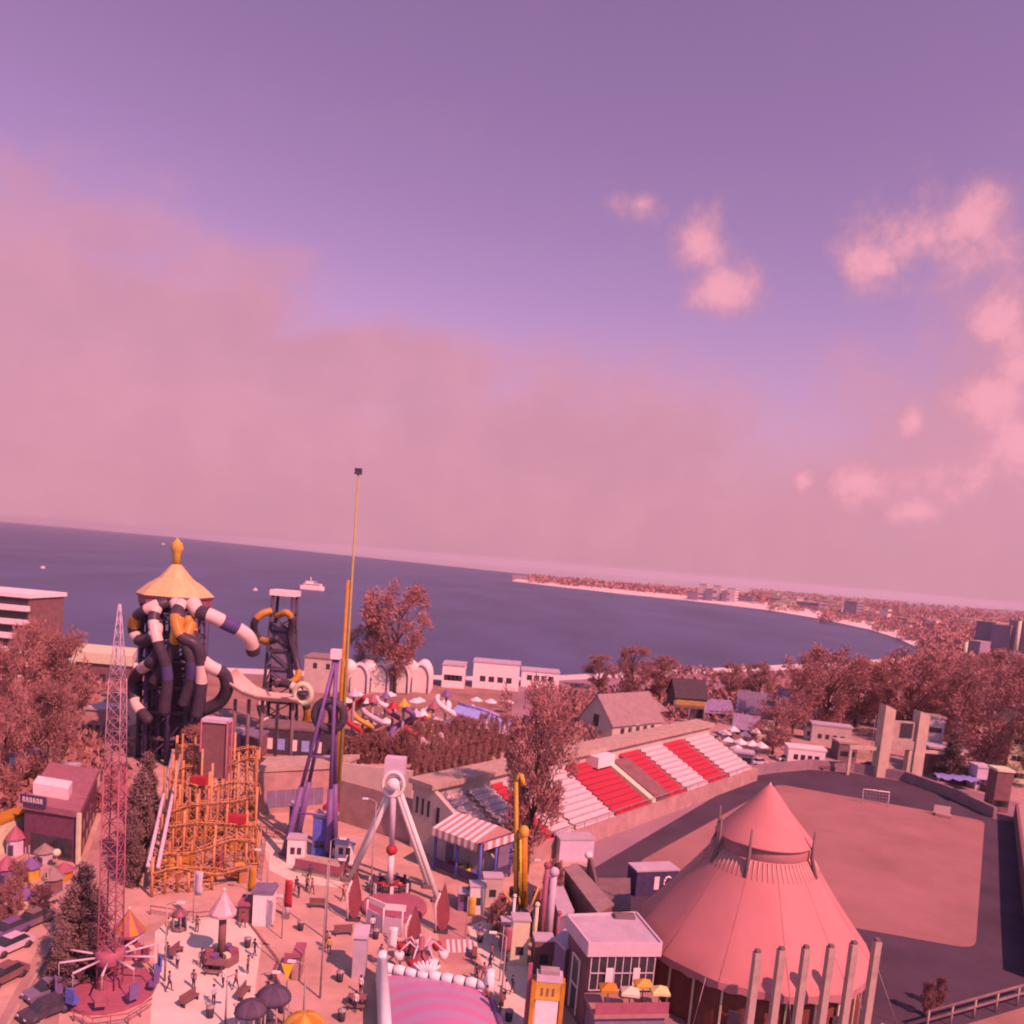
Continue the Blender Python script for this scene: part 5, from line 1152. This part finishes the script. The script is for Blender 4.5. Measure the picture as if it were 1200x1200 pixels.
# stages with tables
for px, py, lb in ((418, 1178, 'group table with dark stools in front of the narrow grey booth'), (252, 1138, 'dark picnic table by the octagonal roundabout')):
    p = G(px, py); t = thing('picnic_table', lb, 'table', p); MB().box((p.x, p.y, .7), (1.5, .8, .08)).build('tabletop', browny, t)
    for sx in (-1, 1): MB().box((p.x+sx*.55, p.y, 0), (.1, .6, .7)).build('leg', dark, t); MB().box((p.x, p.y+sx*.75, .38), (1.5, .28, .07)).build('bench', browny, t); 
    for sx in (-1, 1):
        for sy in (-1, 1): MB().box((p.x+sx*.55, p.y+sy*.75, 0), (.08, .2, .38)).build('bench_leg', dark, t)
# playground by the road
rp_ = random.Random(9)
for i, (px, py, h, cm, lb) in enumerate(((18, 1000, 3.0, palepink, 'pale pink turret with a cone roof in the playground by the road'), (36, 1030, 2.2, ochre, 'ochre toy hut with a cone roof in the playground'), (62, 1045, 2.5, browny, 'brown toy hut with a cone roof near the evergreens'), (8, 1035, 2.8, purple, 'purple toy hut at the photograph edge'), (30, 1062, 1.8, cream, 'small cream toy hut before the purple one'), (52, 1010, 2.0, roofgrey, 'grey toy hut in front of the arcade building'), (75, 1030, 1.7, orange, 'little orange toy hut beside the white ball lamp'))):
    p = G(px, py); t = thing('toy_hut', lb, 'playhouse', p); MB().lathe((p.x, p.y, 0), [(.85, 0), (.85, h*.6)], 8, flat=True).build('wall', cm, t); MB().lathe((p.x, p.y, h*.6), [(1.1, 0), (.03, h*.45)], 8, flat=True).build('roof', (pinkred, purple, roofbrown)[i % 3], t); MB().box((p.x, p.y-.84, 0), (.5, .08, h*.4)).build('door', dark, t)
for i, (px, py, cm, lb) in enumerate(((24, 1018, red, 'red striped climbing slide behind the playground huts'), (45, 1050, yellow, 'yellow children slide among the toy huts'), (68, 1062, ltblue, 'pale blue children slide nearest the evergreens'))):
    p = G(px, py); t = thing('playground_slide', lb, 'slide', p); b = MB(); b.quadslab([p+Vector((-1.6, -.3, .2)), p+Vector((-1.6, .3, .2)), p+Vector((.6, .3, 1.8)), p+Vector((.6, -.3, 1.8))], .08); b.build('chute', cm, t)
    for s_ in (-.3, .3): MB().tube([p+Vector((.7, s_, 0)), p+Vector((.7, s_, 2.5))], .06, 6).build('post', steel, t)
    b = MB()
    for k in range(5): b.tube([p+Vector((.75, -.3, .3+k*.33)), p+Vector((.75, .3, .3+k*.33))], .04, 5)
    b.build('ladder', steel, t)
p = G(66, 1018); t = thing('globe_lamp', 'globe lamp with a pale ball in the playground', 'street lamp', p); MB().tube([p, p+up*1.4], .07, 7).build('post', steel, t); MB().ball(p+up*1.75, .42).build('globe', cream, t)
# parked cars
def make_car(label, body, loc, rz):
    t = thing('parked_car', label, 'car', (0, 0, 0)); 
    prof = [(-1.75, .32), (-1.75, .72), (-1.05, .84), (1.3, .86), (1.75, .78), (1.75, .32)]
    b = MB(); v = [(x, y, z) for y in (-.72, .72) for x, z in prof]; n_ = len(prof); b.add(v, [tuple(range(n_)), tuple(range(n_, 2*n_))[::-1]]+[(i, i+n_, (i+1) % n_+n_, (i+1) % n_) for i in range(n_)]); b.build('body', body, t)
    pr2 = [(-.95, .85), (-.35, 1.32), (.85, 1.34), (1.35, .86)]; b = MB(); v = [(x, y*(.64 if z < 1 else .54), z) for y in (-1, 1) for x, z in pr2]; b.add(v, [(0, 1, 2, 3), (7, 6, 5, 4), (1, 5, 6, 2), (0, 4, 5, 1), (2, 6, 7, 3), (0, 3, 7, 4)], [1, 1, 0, 1, 1, 1]); b.build('cabin', [body, glass], t)
    for sx in (-1.1, 1.1):
        for sy in (-.68, .68): MB().tube([(sx, sy-.09, .32), (sx, sy+.09, .32)], .32, 12).build('wheel', dark, t)
    for sy in (-.5, .5): MB().box((-1.76, sy, .55), (.05, .26, .13)).build('headlight', white, t); MB().box((1.76, sy, .58), (.05, .24, .12)).build('tail_light', red, t)
    t.location = (loc.x, loc.y, 0); t.rotation_euler = (0, 0, rz); return t
for px, py, rz, bm, lb in ((12, 1114, 1.2, palepink, 'pale pink car parked on the road at the photograph edge'), (10, 1096, 1.2, purple, 'purple car parked beyond the pale pink car'), (4, 1150, 1.25, browny, 'dark red car parked on the road nearest the camera'), (54, 1190, 1.0, dark, 'black car beside the swing tower, nearest the camera'), (58, 1166, 1.0, roofpur, 'dark purple car behind the black car'), (38, 1084, 1.2, dkconc, 'brown car on the road below the toy huts')):
    make_car(lb, bm, G(px, py), rz)

# ------------------------------------------------------------------ village behind the grandstand
p = G(697, 868); m_ = mpp(p); an = .55
Q = [G(677, 862), G(716, 872)]; d_ = (Q[1]-Q[0]); back = Vector((-d_.y, d_.x, 0)).normalized()*14+Vector((3, 0, 0)); Q = [Q[0], Q[1], Q[1]+back, Q[0]+back]
gable('gabled_house', 'pale gabled house with a long brown roof behind the grandstand', Q, ZT(G(677, 862), 840), ZT(G(697, 868), 815), pinkwall, roofbrown, wins=((0, (3.0,), 1, 1.4, 2.6), (1, (1.0,), 5, 1.2, 2.2)))
for (a, c_, dp, yw, yr, wm, rm, lb) in (((862, 846), (905, 852), 9, 836, 812, wallb, roofpur, 'slate roofed house, larger, beyond the parking stalls'), ((905, 850), (948, 856), 9, 838, 808, wallb, roofpur, 'slate roofed house next to the larger slate roof, before tall bare trees'), ((826, 844), (858, 846), 7, 834, 820, wallb, pm('blue_slate', (150, 98, 130), rough=.8), 'long low house with a bluish slate roof beside the orange sign'), ((858, 866), (886, 870), 6, 852, 838, wallb, pm('lilac_slate', (165, 105, 130), rough=.8), 'small house with a lilac slate roof behind the market stalls'), ((742, 850), (780, 846), 8, 836, 822, browny, roofbrown, 'brown house behind the grandstand roof'), ((790, 840), (826, 842), 7, 816, 796, dark, mat('black_roof', (.05, .05, .06), rough=.7), 'dark beach pavilion with a black pitched roof')):
    A1, B1 = G(*a), G(*c_); d_ = B1-A1; n_ = Vector((-d_.y, d_.x, 0)).normalized()*dp; Q = [B1, B1+n_, A1+n_, A1]
    gable('village_house', lb, Q, ZT(A1, yw), ZT((A1+B1+n_)/2, yr), wm, rm, wins=((3, (1.2,), 4, 1.1, 1.4),))
p = G(806, 848); t = thing('billboard', 'long orange billboard on posts behind the far end of the grandstand', 'billboard', p); m_ = mpp(p); h = ZT(p, 821)
for x in (-18, 0, 18): MB().tube([(p.x+x*m_, p.y+.2, 0), (p.x+x*m_, p.y+.2, h-.2)], .15, 6).build('post', steel, t)
MB().box((p.x, p.y, h-1.2), (34*m_, .2, 1.2)).build('panel', pm('board_orange', (205, 120, 70), rough=.6), t); MB().box((p.x, p.y-.03, h-1.9), (34*m_, .2, .65)).build('lower_panel', browny, t)
for px, py, yt, wd, dp, lb, wm, rm, nm, cat in ((945, 897, 879, 42, 3.5, 'long white caravan parked behind the far goal wall', white, white, 'caravan', 'caravan'), (898, 866, 846, 22, 4, 'cream cabin under the bare trees by the slate roofs', cream, roofgrey, 'cabin', 'cabin'), (975, 872, 852, 44, 4, 'long pale cabin behind the white caravan', pinkwall, roofgrey, 'cabin', 'cabin'), (992, 892, 872, 22, 4, 'dark green fronted stall beside the concrete gate', dkconc, concrete, 'stall', 'stall'), (955, 868, 853, 20, 3, 'small pink cabin between caravan and bare trees', palepink, roofbrown, 'cabin', 'cabin'),
        (1195, 918, 834, 30, 8, 'tall pale brick building at the photograph edge behind the stadium', cream, roofbrown, 'brick_building', 'building'), (1150, 926, 900, 16, 3, 'pale pink crate-like cabin beside the blue covered stall', palepink, palepink, 'cabin', 'cabin'), (1110, 912, 880, 40, 5, 'low brown building between gate and evergreen bush', browny, roofgrey, 'low_building', 'building'), (1088, 902, 842, 24, 4, 'grey block house right behind the concrete gate', roofgrey, concrete, 'block_house', 'building'), (1172, 952, 905, 18, 3, 'rusty striped shed at the corner of the stadium wall', browny, cream, 'shed', 'shed'), (872, 900, 884, 22, 3, 'small lilac cabin at the far end of the grandstand', roofpur, roofgrey, 'cabin', 'cabin'), (1190, 790, 768, 26, 8, 'purple roofed house in the trees at the photograph edge', pinkwall, roofpur, 'house', 'house'), (1010, 846, 834, 26, 6, 'low white house in the wood behind the concrete gate', white, roofbrown, 'house', 'house')):
    p = G(px, py); building(nm, lb, cat, rect(p+Vector((0, dp/2, 0)), wd*mpp(p), dp, rp_.uniform(-.25, .05)), ZT(p, yt), wm, rm, over=.25, rt=.4, wins=((0, (1.0,) if yt > 850 else (1.0, 4.5, 8.0), 4, .9, 1.1),))
stl = [(852, 880, white), (858, 868, white), (866, 884, palepink), (872, 874, white), (880, 886, white), (884, 870, palepink), (848, 872, white), (876, 864, white), (862, 892, palepink), (890, 888, white)]
sp = thing('market_parasol', 'white or pale market parasol in the cluster at the end of the grandstand', 'parasol', (0, 0, 0), 'market parasols at the grandstand end')
MB().tube([(0, 0, 0), (0, 0, 2.6)], .06, 6).build('pole', steel, sp); MB().lathe((0, 0, 2.3), [(1.5, -.2), (1.5, 0), (.03, .8)], 4, flat=True, ph=.5).build('canopy', white, sp)
for i, (px, py, m_) in enumerate(stl):
    p = G(px, py)
    if i == 0: sp.location = p
    else: dup(sp, p, rp_.random(), (1.05, 1.05, 1.1))
for px, py, bm, rz, lb in ((905, 902, navy, .3, 'dark blue car on the lane behind the far wall'), (920, 892, white, .2, 'white car beside the white caravan'), (1018, 900, dark, -.2, 'black car parked by the concrete gate'), (888, 896, palepink, .4, 'pale car at the end of the grandstand'), (968, 902, browny, 0, 'dark red car on the lane before the pale cabin'), (835, 868, roofgrey, .5, 'grey car behind the market parasols')):
    make_car(lb, bm, G(px, py), rz)
# concrete gate
gl, gr = G(1027, 911), G(1084, 914); d_ = (gr-gl).normalized(); n_ = Vector((-d_.y, d_.x, 0)); ce = (gl+gr)/2; wd = (gr-gl).length
t = thing('concrete_gate', 'monumental concrete stadium gate with two tall pylons and a cross beam', 'gate', (ce.x, ce.y, 0)); hp = ZT(gl, 826)
gc = pm('gate_concrete', (222, 142, 132), rough=.9, var=.14, scale=.5)
def slabx(x0, x1, z0, z1, y0=0, y1=2.2): return [gl+d_*x0+n_*y0, gl+d_*x1+n_*y0, gl+d_*x1+n_*y1, gl+d_*x0+n_*y1], z0, z1
for x0, x1, h in ((0, 2.2, hp), (wd-3.0, wd-.8, hp-.8)):
    P_, a, c_ = slabx(x0, x1, 0, h); MB().prism(P_, a, lambda v, h=h, x0=x0: h-(.9 if (Vector((v[0], v[1], 0))-gl).dot(d_) > x0+1 else 0)).build('pylon', gc, t)
P_, a, c_ = slabx(2.2, wd-3.0, hp*.40, hp*.52, .3, 1.9); MB().prism(P_, a, c_).build('cross_beam', concrete, t)
P_, a, c_ = slabx(2.2, wd-3.0, hp*.52, hp*.78, .6, 1.6); MB().prism(P_, a, c_).build('infill_wall', concrete, t)
P_, a, c_ = slabx(4.0, 6.6, hp*.56, hp*.76, .5, .58); MB().prism(P_, a, c_).build('window', glass, t)
P_, a, c_ = slabx(wd*.62, wd*.62+1.0, 0, hp*.40, .4, 1.8); MB().prism(P_, a, c_).build('pier', gc, t)
P_, a, c_ = slabx(-6, 0, hp*.36, hp*.41, .6, 1.2); MB().prism(P_, a, c_).build('side_beam', gc, t)
P_, a, c_ = slabx(wd-.8, wd+8, hp*.36, hp*.40, .6, 1.2); MB().prism(P_, a, c_).build('side_beam', gc, t)
for x in (-5.9, wd+7): P_, a, c_ = slabx(x, x+.5, 0, hp*.36, .7, 1.1); MB().prism(P_, a, c_).build('side_post', gc, t)
# blue covered stall
p = G(1122, 926); t = thing('covered_stall', 'low stall under a rumpled blue cover by the stadium wall', 'stall', p); m_ = mpp(p)
for sx in (-1, 1):
    for sy in (0, 1): MB().tube([(p.x+sx*24*m_, p.y+sy*3, 0), (p.x+sx*24*m_, p.y+sy*3, 2.0)], .08, 5).build('post', steel, t)
b = MB(); v = []; NX = 12
for j in range(5):
    for i in range(NX+1): v.append((p.x+(-26+52*i/NX)*m_, p.y-.4+j*.95, 2.05+.25*math.sin(i*1.9+j)+.4*math.sin(j*.78)))
b.add(v, [(j*(NX+1)+i, j*(NX+1)+i+1, (j+1)*(NX+1)+i+1, (j+1)*(NX+1)+i) for j in range(4) for i in range(NX)], 0, True); b.build('cover', pm('tarp_blue', (128, 108, 165), rough=.6, var=.2), t)
# low walls in the village
for i, (pts, h, lb) in enumerate((([(955, 905-22), (1028, 892)], 1.6, 'low pale wall between caravan and concrete gate'), ([(640, 905), (664, 890), (680, 868)], 3, 'pale wall of the yard beside the gabled house'), ([(720, 878), (760, 868)], 2.2, 'white yard wall below the long brown roof'), ([(1100, 908), (1160, 930)], 1.4, 'brown yard wall beyond the blue covered stall'))):
    b = MB(); b.wall([G(*x) for x in pts], 0, h, .3); tag(b.build('yard_wall', concrete if i != 3 else browny), lb, 'wall')

# ------------------------------------------------------------------ lamp posts
def lamp(px, yb, yt, label, arm=1, group=None):
    p = G(px, yb); h = ZT(p, yt); t = thing('street_lamp', label, 'street lamp', p, group)
    MB().tube([p, p+up*h], [.09, .045], 7).build('pole', steel, t); a = p+up*h
    MB().tube([a, a+Vector((arm*.5, 0, .25)), a+Vector((arm*.95, 0, .3))], .035, 6).build('arm', steel, t); MB().box((a.x+arm*1.1, a.y, a.z+.22), (.6, .24, .12)).build('lamp_head', white, t)
for px, yb, yt, arm, lb in ((375, 1170, 1010, 1, 'tall thin street lamp in the middle of the asphalt'), (433, 1062, 940, -1, 'street lamp beside the near leg of the white pendulum'), (381, 1100, 985, 1, 'shorter street lamp behind the tall one on the asphalt'), (586, 1186, 1098, -1, 'street lamp on the pale path before the yellow ride'), (303, 1206, 1142, 1, 'white street lamp beside the dark domes'), (355, 1200, 1132, -1, 'thin street lamp beside the orange dome'), (264, 1200, 1145, 1, 'street lamp on the pale plaza nearest the camera'), (312, 1060, 1000, -1, 'street lamp at the corner of the orange roller coaster'), (193, 1150, 1060, 1, 'dark street lamp between swing tower and plaza'), (1020, 886, 838, 1, 'pale street lamp near the concrete gate'), (735, 900, 850, 1, 'street lamp rising behind the grandstand roof'), (612, 1070, 1010, 1, 'thin street lamp behind the yellow ride machinery')):
    lamp(px, yb, yt, lb, arm)
# dark line on the asphalt: a cable cover
b = MB(); b.wall([G(292, 1082), G(326, 1126), G(312, 1158)], 0, .08, .22); tag(b.build('cable_cover', browny), 'dark bent cable cover lying across the asphalt', 'cable cover')
for pts, h, lb in (([(306, 1032), (312, 980), (330, 984)], 1.0, 'pink barrier fence between roller coaster and walkway'), ([(176, 1072), (230, 1080), (292, 1074)], .9, 'low fence along the front of the roller coaster'), ([(86, 1197), (108, 1207), (150, 1201), (178, 1183)], .9, 'round barrier fence around the swing tower')):
    P_ = [G(*x) for x in pts]; t = thing('barrier_fence', lb, 'fence', P_[0]); b = MB()
    for a, c_ in zip(P_[:-1], P_[1:]): b.tube([a+up*h, c_+up*h], .05, 5); b.tube([a+up*h*.5, c_+up*h*.5], .035, 5)
    b.build('rail', pinkred, t); k_ = 0
    for a, c_ in zip(P_[:-1], P_[1:]):
        n_ = max(2, int((c_-a).length/1.6))
        for k in range(n_): q_ = a.lerp(c_, k/n_); MB().tube([q_, q_+up*h], .05, 5).build('post', pinkred, t)

# ------------------------------------------------------------------ people on the plaza
def person_proto(pose, top, trousers, hair, skin=(.42, .28, .22)):
    J = {'pel': (0, 0, .95, .13), 'wst': (0, 0, 1.12, .12), 'chs': (0, 0, 1.35, .145), 'nck': (0, 0, 1.5, .05), 'hd': (0, -.01, 1.64, .088), 'tp': (0, 0, 1.72, .06)}
    E_ = [('pel', 'wst'), ('wst', 'chs'), ('chs', 'nck'), ('nck', 'hd'), ('hd', 'tp')]
    st = .22 if pose == 'walk' else .03
    for s, n_ in ((-1, 'l'), (1, 'r')):
        f_ = st*s
        J.update({n_+'hp': (.09*s, 0, .9, .09), n_+'kn': (.1*s, -f_*.6-.02, .5, .058), n_+'an': (.1*s, -f_+.03, .09, .04), n_+'ft': (.1*s, -f_-.12, .04, .035),
                  n_+'sh': (.19*s, 0, 1.42, .055), n_+'el': (.24*s, f_*.5+.02, 1.14, .04), n_+'wr': (.24*s, f_*.8-.05 if pose == 'walk' else -.04, .9, .028), n_+'hn': (.24*s, f_*.9-.08 if pose == 'walk' else -.05, .8, .03)})
        E_ += [('pel', n_+'hp'), (n_+'hp', n_+'kn'), (n_+'kn', n_+'an'), (n_+'an', n_+'ft'), ('chs', n_+'sh'), (n_+'sh', n_+'el'), (n_+'el', n_+'wr'), (n_+'wr', n_+'hn')]
    ks = list(J); me = bpy.data.meshes.new('skel'); me.from_pydata([J[k][:3] for k in ks], [(ks.index(a), ks.index(c_)) for a, c_ in E_], [])
    o = bpy.data.objects.new('skel', me); COL.objects.link(o); o.modifiers.new('s', 'SKIN'); o.modifiers.new('d', 'SUBSURF').levels = 1
    for i, k in enumerate(ks): me.skin_vertices[0].data[i].radius = (J[k][3], J[k][3]*(.72 if k in ('chs', 'wst', 'pel') else 1)); me.skin_vertices[0].data[i].use_root = (k == 'pel')
    bpy.context.view_layer.update(); dg = bpy.context.evaluated_depsgraph_get(); m2 = bpy.data.meshes.new_from_object(o.evaluated_get(dg)); bpy.data.objects.remove(o)
    m2.materials.clear()
    for m_ in (top, trousers, mat('skin', skin, rough=.6, var=.05)): m2.materials.append(m_)
    for pg in m2.polygons:
        c_ = pg.center; pg.use_smooth = True; pg.material_index = 2 if c_.z > 1.49 or (abs(c_.x) > .2 and c_.z < .92) else (1 if c_.z < .98 else 0)
    t = thing('person', 'person', 'person'); bo = bpy.data.objects.new('body', m2); COL.objects.link(bo); bo.parent = t
    MB().lathe((0, .012, 1.60), [(.098, 0), (.105, .06), (.08, .13), (.01, .165)], 12).build('hair', hair, t)
    return t
hairm = mat('hair', (.04, .03, .025), rough=.7, var=.2)
pps = [(298, 1122, 'walk', dark, navy, 'person in dark clothes walking on the plaza beside the octagonal roundabout'), (290, 1142, 'stand', browny, dark, 'person in a brown top standing between the roundabout and dark domes'), (236, 1134, 'stand', dark, dark, 'person in black standing by the dark picnic table'), (198, 1162, 'walk', purple, dark, 'person in purple walking past the swing tower'),
       (382, 1112, 'stand', dkconc, dark, 'person in grey standing near the shorter asphalt lamp'), (276, 1160, 'walk', red, navy, 'person in a red top walking across the pale plaza'), (422, 1166, 'stand', white, dark, 'person in a white top at the table by the grey booth'), (566, 1150, 'walk', pinkred, dark, 'person in a red top on the pale path by the crossing'), (600, 1165, 'walk', navy, dark, 'person in navy walking near the orange gateway'),
       (340, 1058, 'stand', white, navy, 'person in a white top standing by the entrance arch'), (402, 1056, 'walk', orange, dark, 'person in an orange top near the white pendulum foot'), (592, 1138, 'stand', dark, dark, 'person in black below the yellow ride'), (250, 1178, 'stand', palepink, dark, 'person in a pale pink top near the plaza lamp'), (196, 1096, 'stand', ochre, navy, 'person in a yellow top before the roller coaster fence'), (446, 1128, 'walk', purple, navy, 'person in purple walking beside the inflatable')]
for i, (px, py, pose, tp_, tr, lb) in enumerate(pps):
    t = person_proto(pose, tp_, tr, hairm); p = G(px, py); t.location = p; t.rotation_euler = (0, 0, rp_.uniform(0, 6.28)); t['label'] = lb

# ------------------------------------------------------------------ small plaza furniture
bn = thing('litter_bin', 'small dark litter bin on the plaza', 'bin', (0, 0, 0), 'litter bins around the plaza')
MB().lathe((0, 0, 0), [(.26, 0), (.32, .8)], 10).build('drum', dark, bn); MB().lathe((0, 0, .8), [(.34, 0), (.34, .08), (.1, .2), (.02, .2)], 10).build('lid', steel, bn)
be = thing('park_bench', 'brown slatted bench on the plaza', 'bench', (0, 0, 0), 'benches around the plaza')
MB().box((0, 0, .4), (1.7, .45, .07)).build('seat', browny, be); MB().box((0, .22, .5), (1.7, .07, .45)).build('backrest', browny, be)
for sx in (-.7, .7): MB().box((sx, 0, 0), (.08, .42, .4)).build('leg', dark, be)
for i, (px, py) in enumerate(((214, 1086), (246, 1192), (290, 1110), (352, 1090), (398, 1150), (440, 1100), (562, 1104), (596, 1196), (400, 1196), (330, 1186))):
    p = G(px, py)
    if i == 0: bn.location = p
    else: dup(bn, p)
for i, (px, py, rz) in enumerate(((206, 1120, 1.4), (222, 1176, 1.2), (286, 1168, 1.5), (372, 1064, .1), (556, 1120, 1.6), (588, 1174, 1.5), (402, 1096, .3))):
    p = G(px, py)
    if i == 0: be.location = p; be.rotation_euler = (0, 0, rz)
    else: dup(be, p, rz)
ps = [o for o in bpy.data.objects if o.get('category') == 'person' and o.parent is None]
for i in range(26):
    px, py = ((rp_.uniform(190, 290), rp_.uniform(1085, 1195)), (rp_.uniform(320, 440), rp_.uniform(1040, 1190)), (rp_.uniform(548, 604), rp_.uniform(1092, 1190)), (rp_.uniform(345, 400), rp_.uniform(1024, 1060)))[i % 4]
    o = dup(ps[i % len(ps)], G(px, py), rp_.uniform(0, 6.28), (1, 1, rp_.uniform(.92, 1.05)), 'visitor seen as a small upright figure strolling on the park ground', 'strollers on the park ground')
for px, yb, yt, cm, lb in ((330, 1100, 1030, red, 'red banner flag on a pole beside the entrance arch'), (452, 1140, 1085, white, 'white banner flag at the corner of the inflatable'), (545, 1100, 1050, ochre, 'yellow banner flag on the red paving'), (585, 1150, 1085, pinkred, 'red banner flag on the pale path'), (226, 1082, 1020, palepink, 'pale pink banner flag before the roller coaster'), (288, 1078, 1015, orange, 'orange banner flag at the coaster corner')):
    p = G(px, yb); h = ZT(p, yt); t = thing('banner_flag', lb, 'flag', p); MB().tube([p, p+up*h], .05, 6).build('pole', steel, t)
    b = MB(); v = []
    for j in range(6):
        for i in range(3): v.append((p.x+.06+i*.35, p.y+.06*math.sin(j*1.3+i), h-.1-j*(h*.09)))
    b.add(v, [(j*3+i, (j+1)*3+i, (j+1)*3+i+1, j*3+i+1) for j in range(5) for i in range(2)], 0, True); o = b.build('cloth', cm, t); o.modifiers.new('s', 'SOLIDIFY').thickness = .02

# ------------------------------------------------------------------ air
hm = bpy.data.materials.new('haze'); hm.use_nodes = True; hn = hm.node_tree; hn.nodes.clear(); ho = hn.nodes.new('ShaderNodeOutputMaterial'); hv = hn.nodes.new('ShaderNodeVolumePrincipled')
hv.inputs['Density'].default_value = .00008; hv.inputs['Color'].default_value = (.82, .9, 1, 1); hv.inputs['Anisotropy'].default_value = .2
hn.links.new(hv.outputs[0], ho.inputs['Volume'])
b = MB(); b.box((0, 4900, -3), (24000, 11000, 62)); kind(b.build('haze', hm), 'stuff')
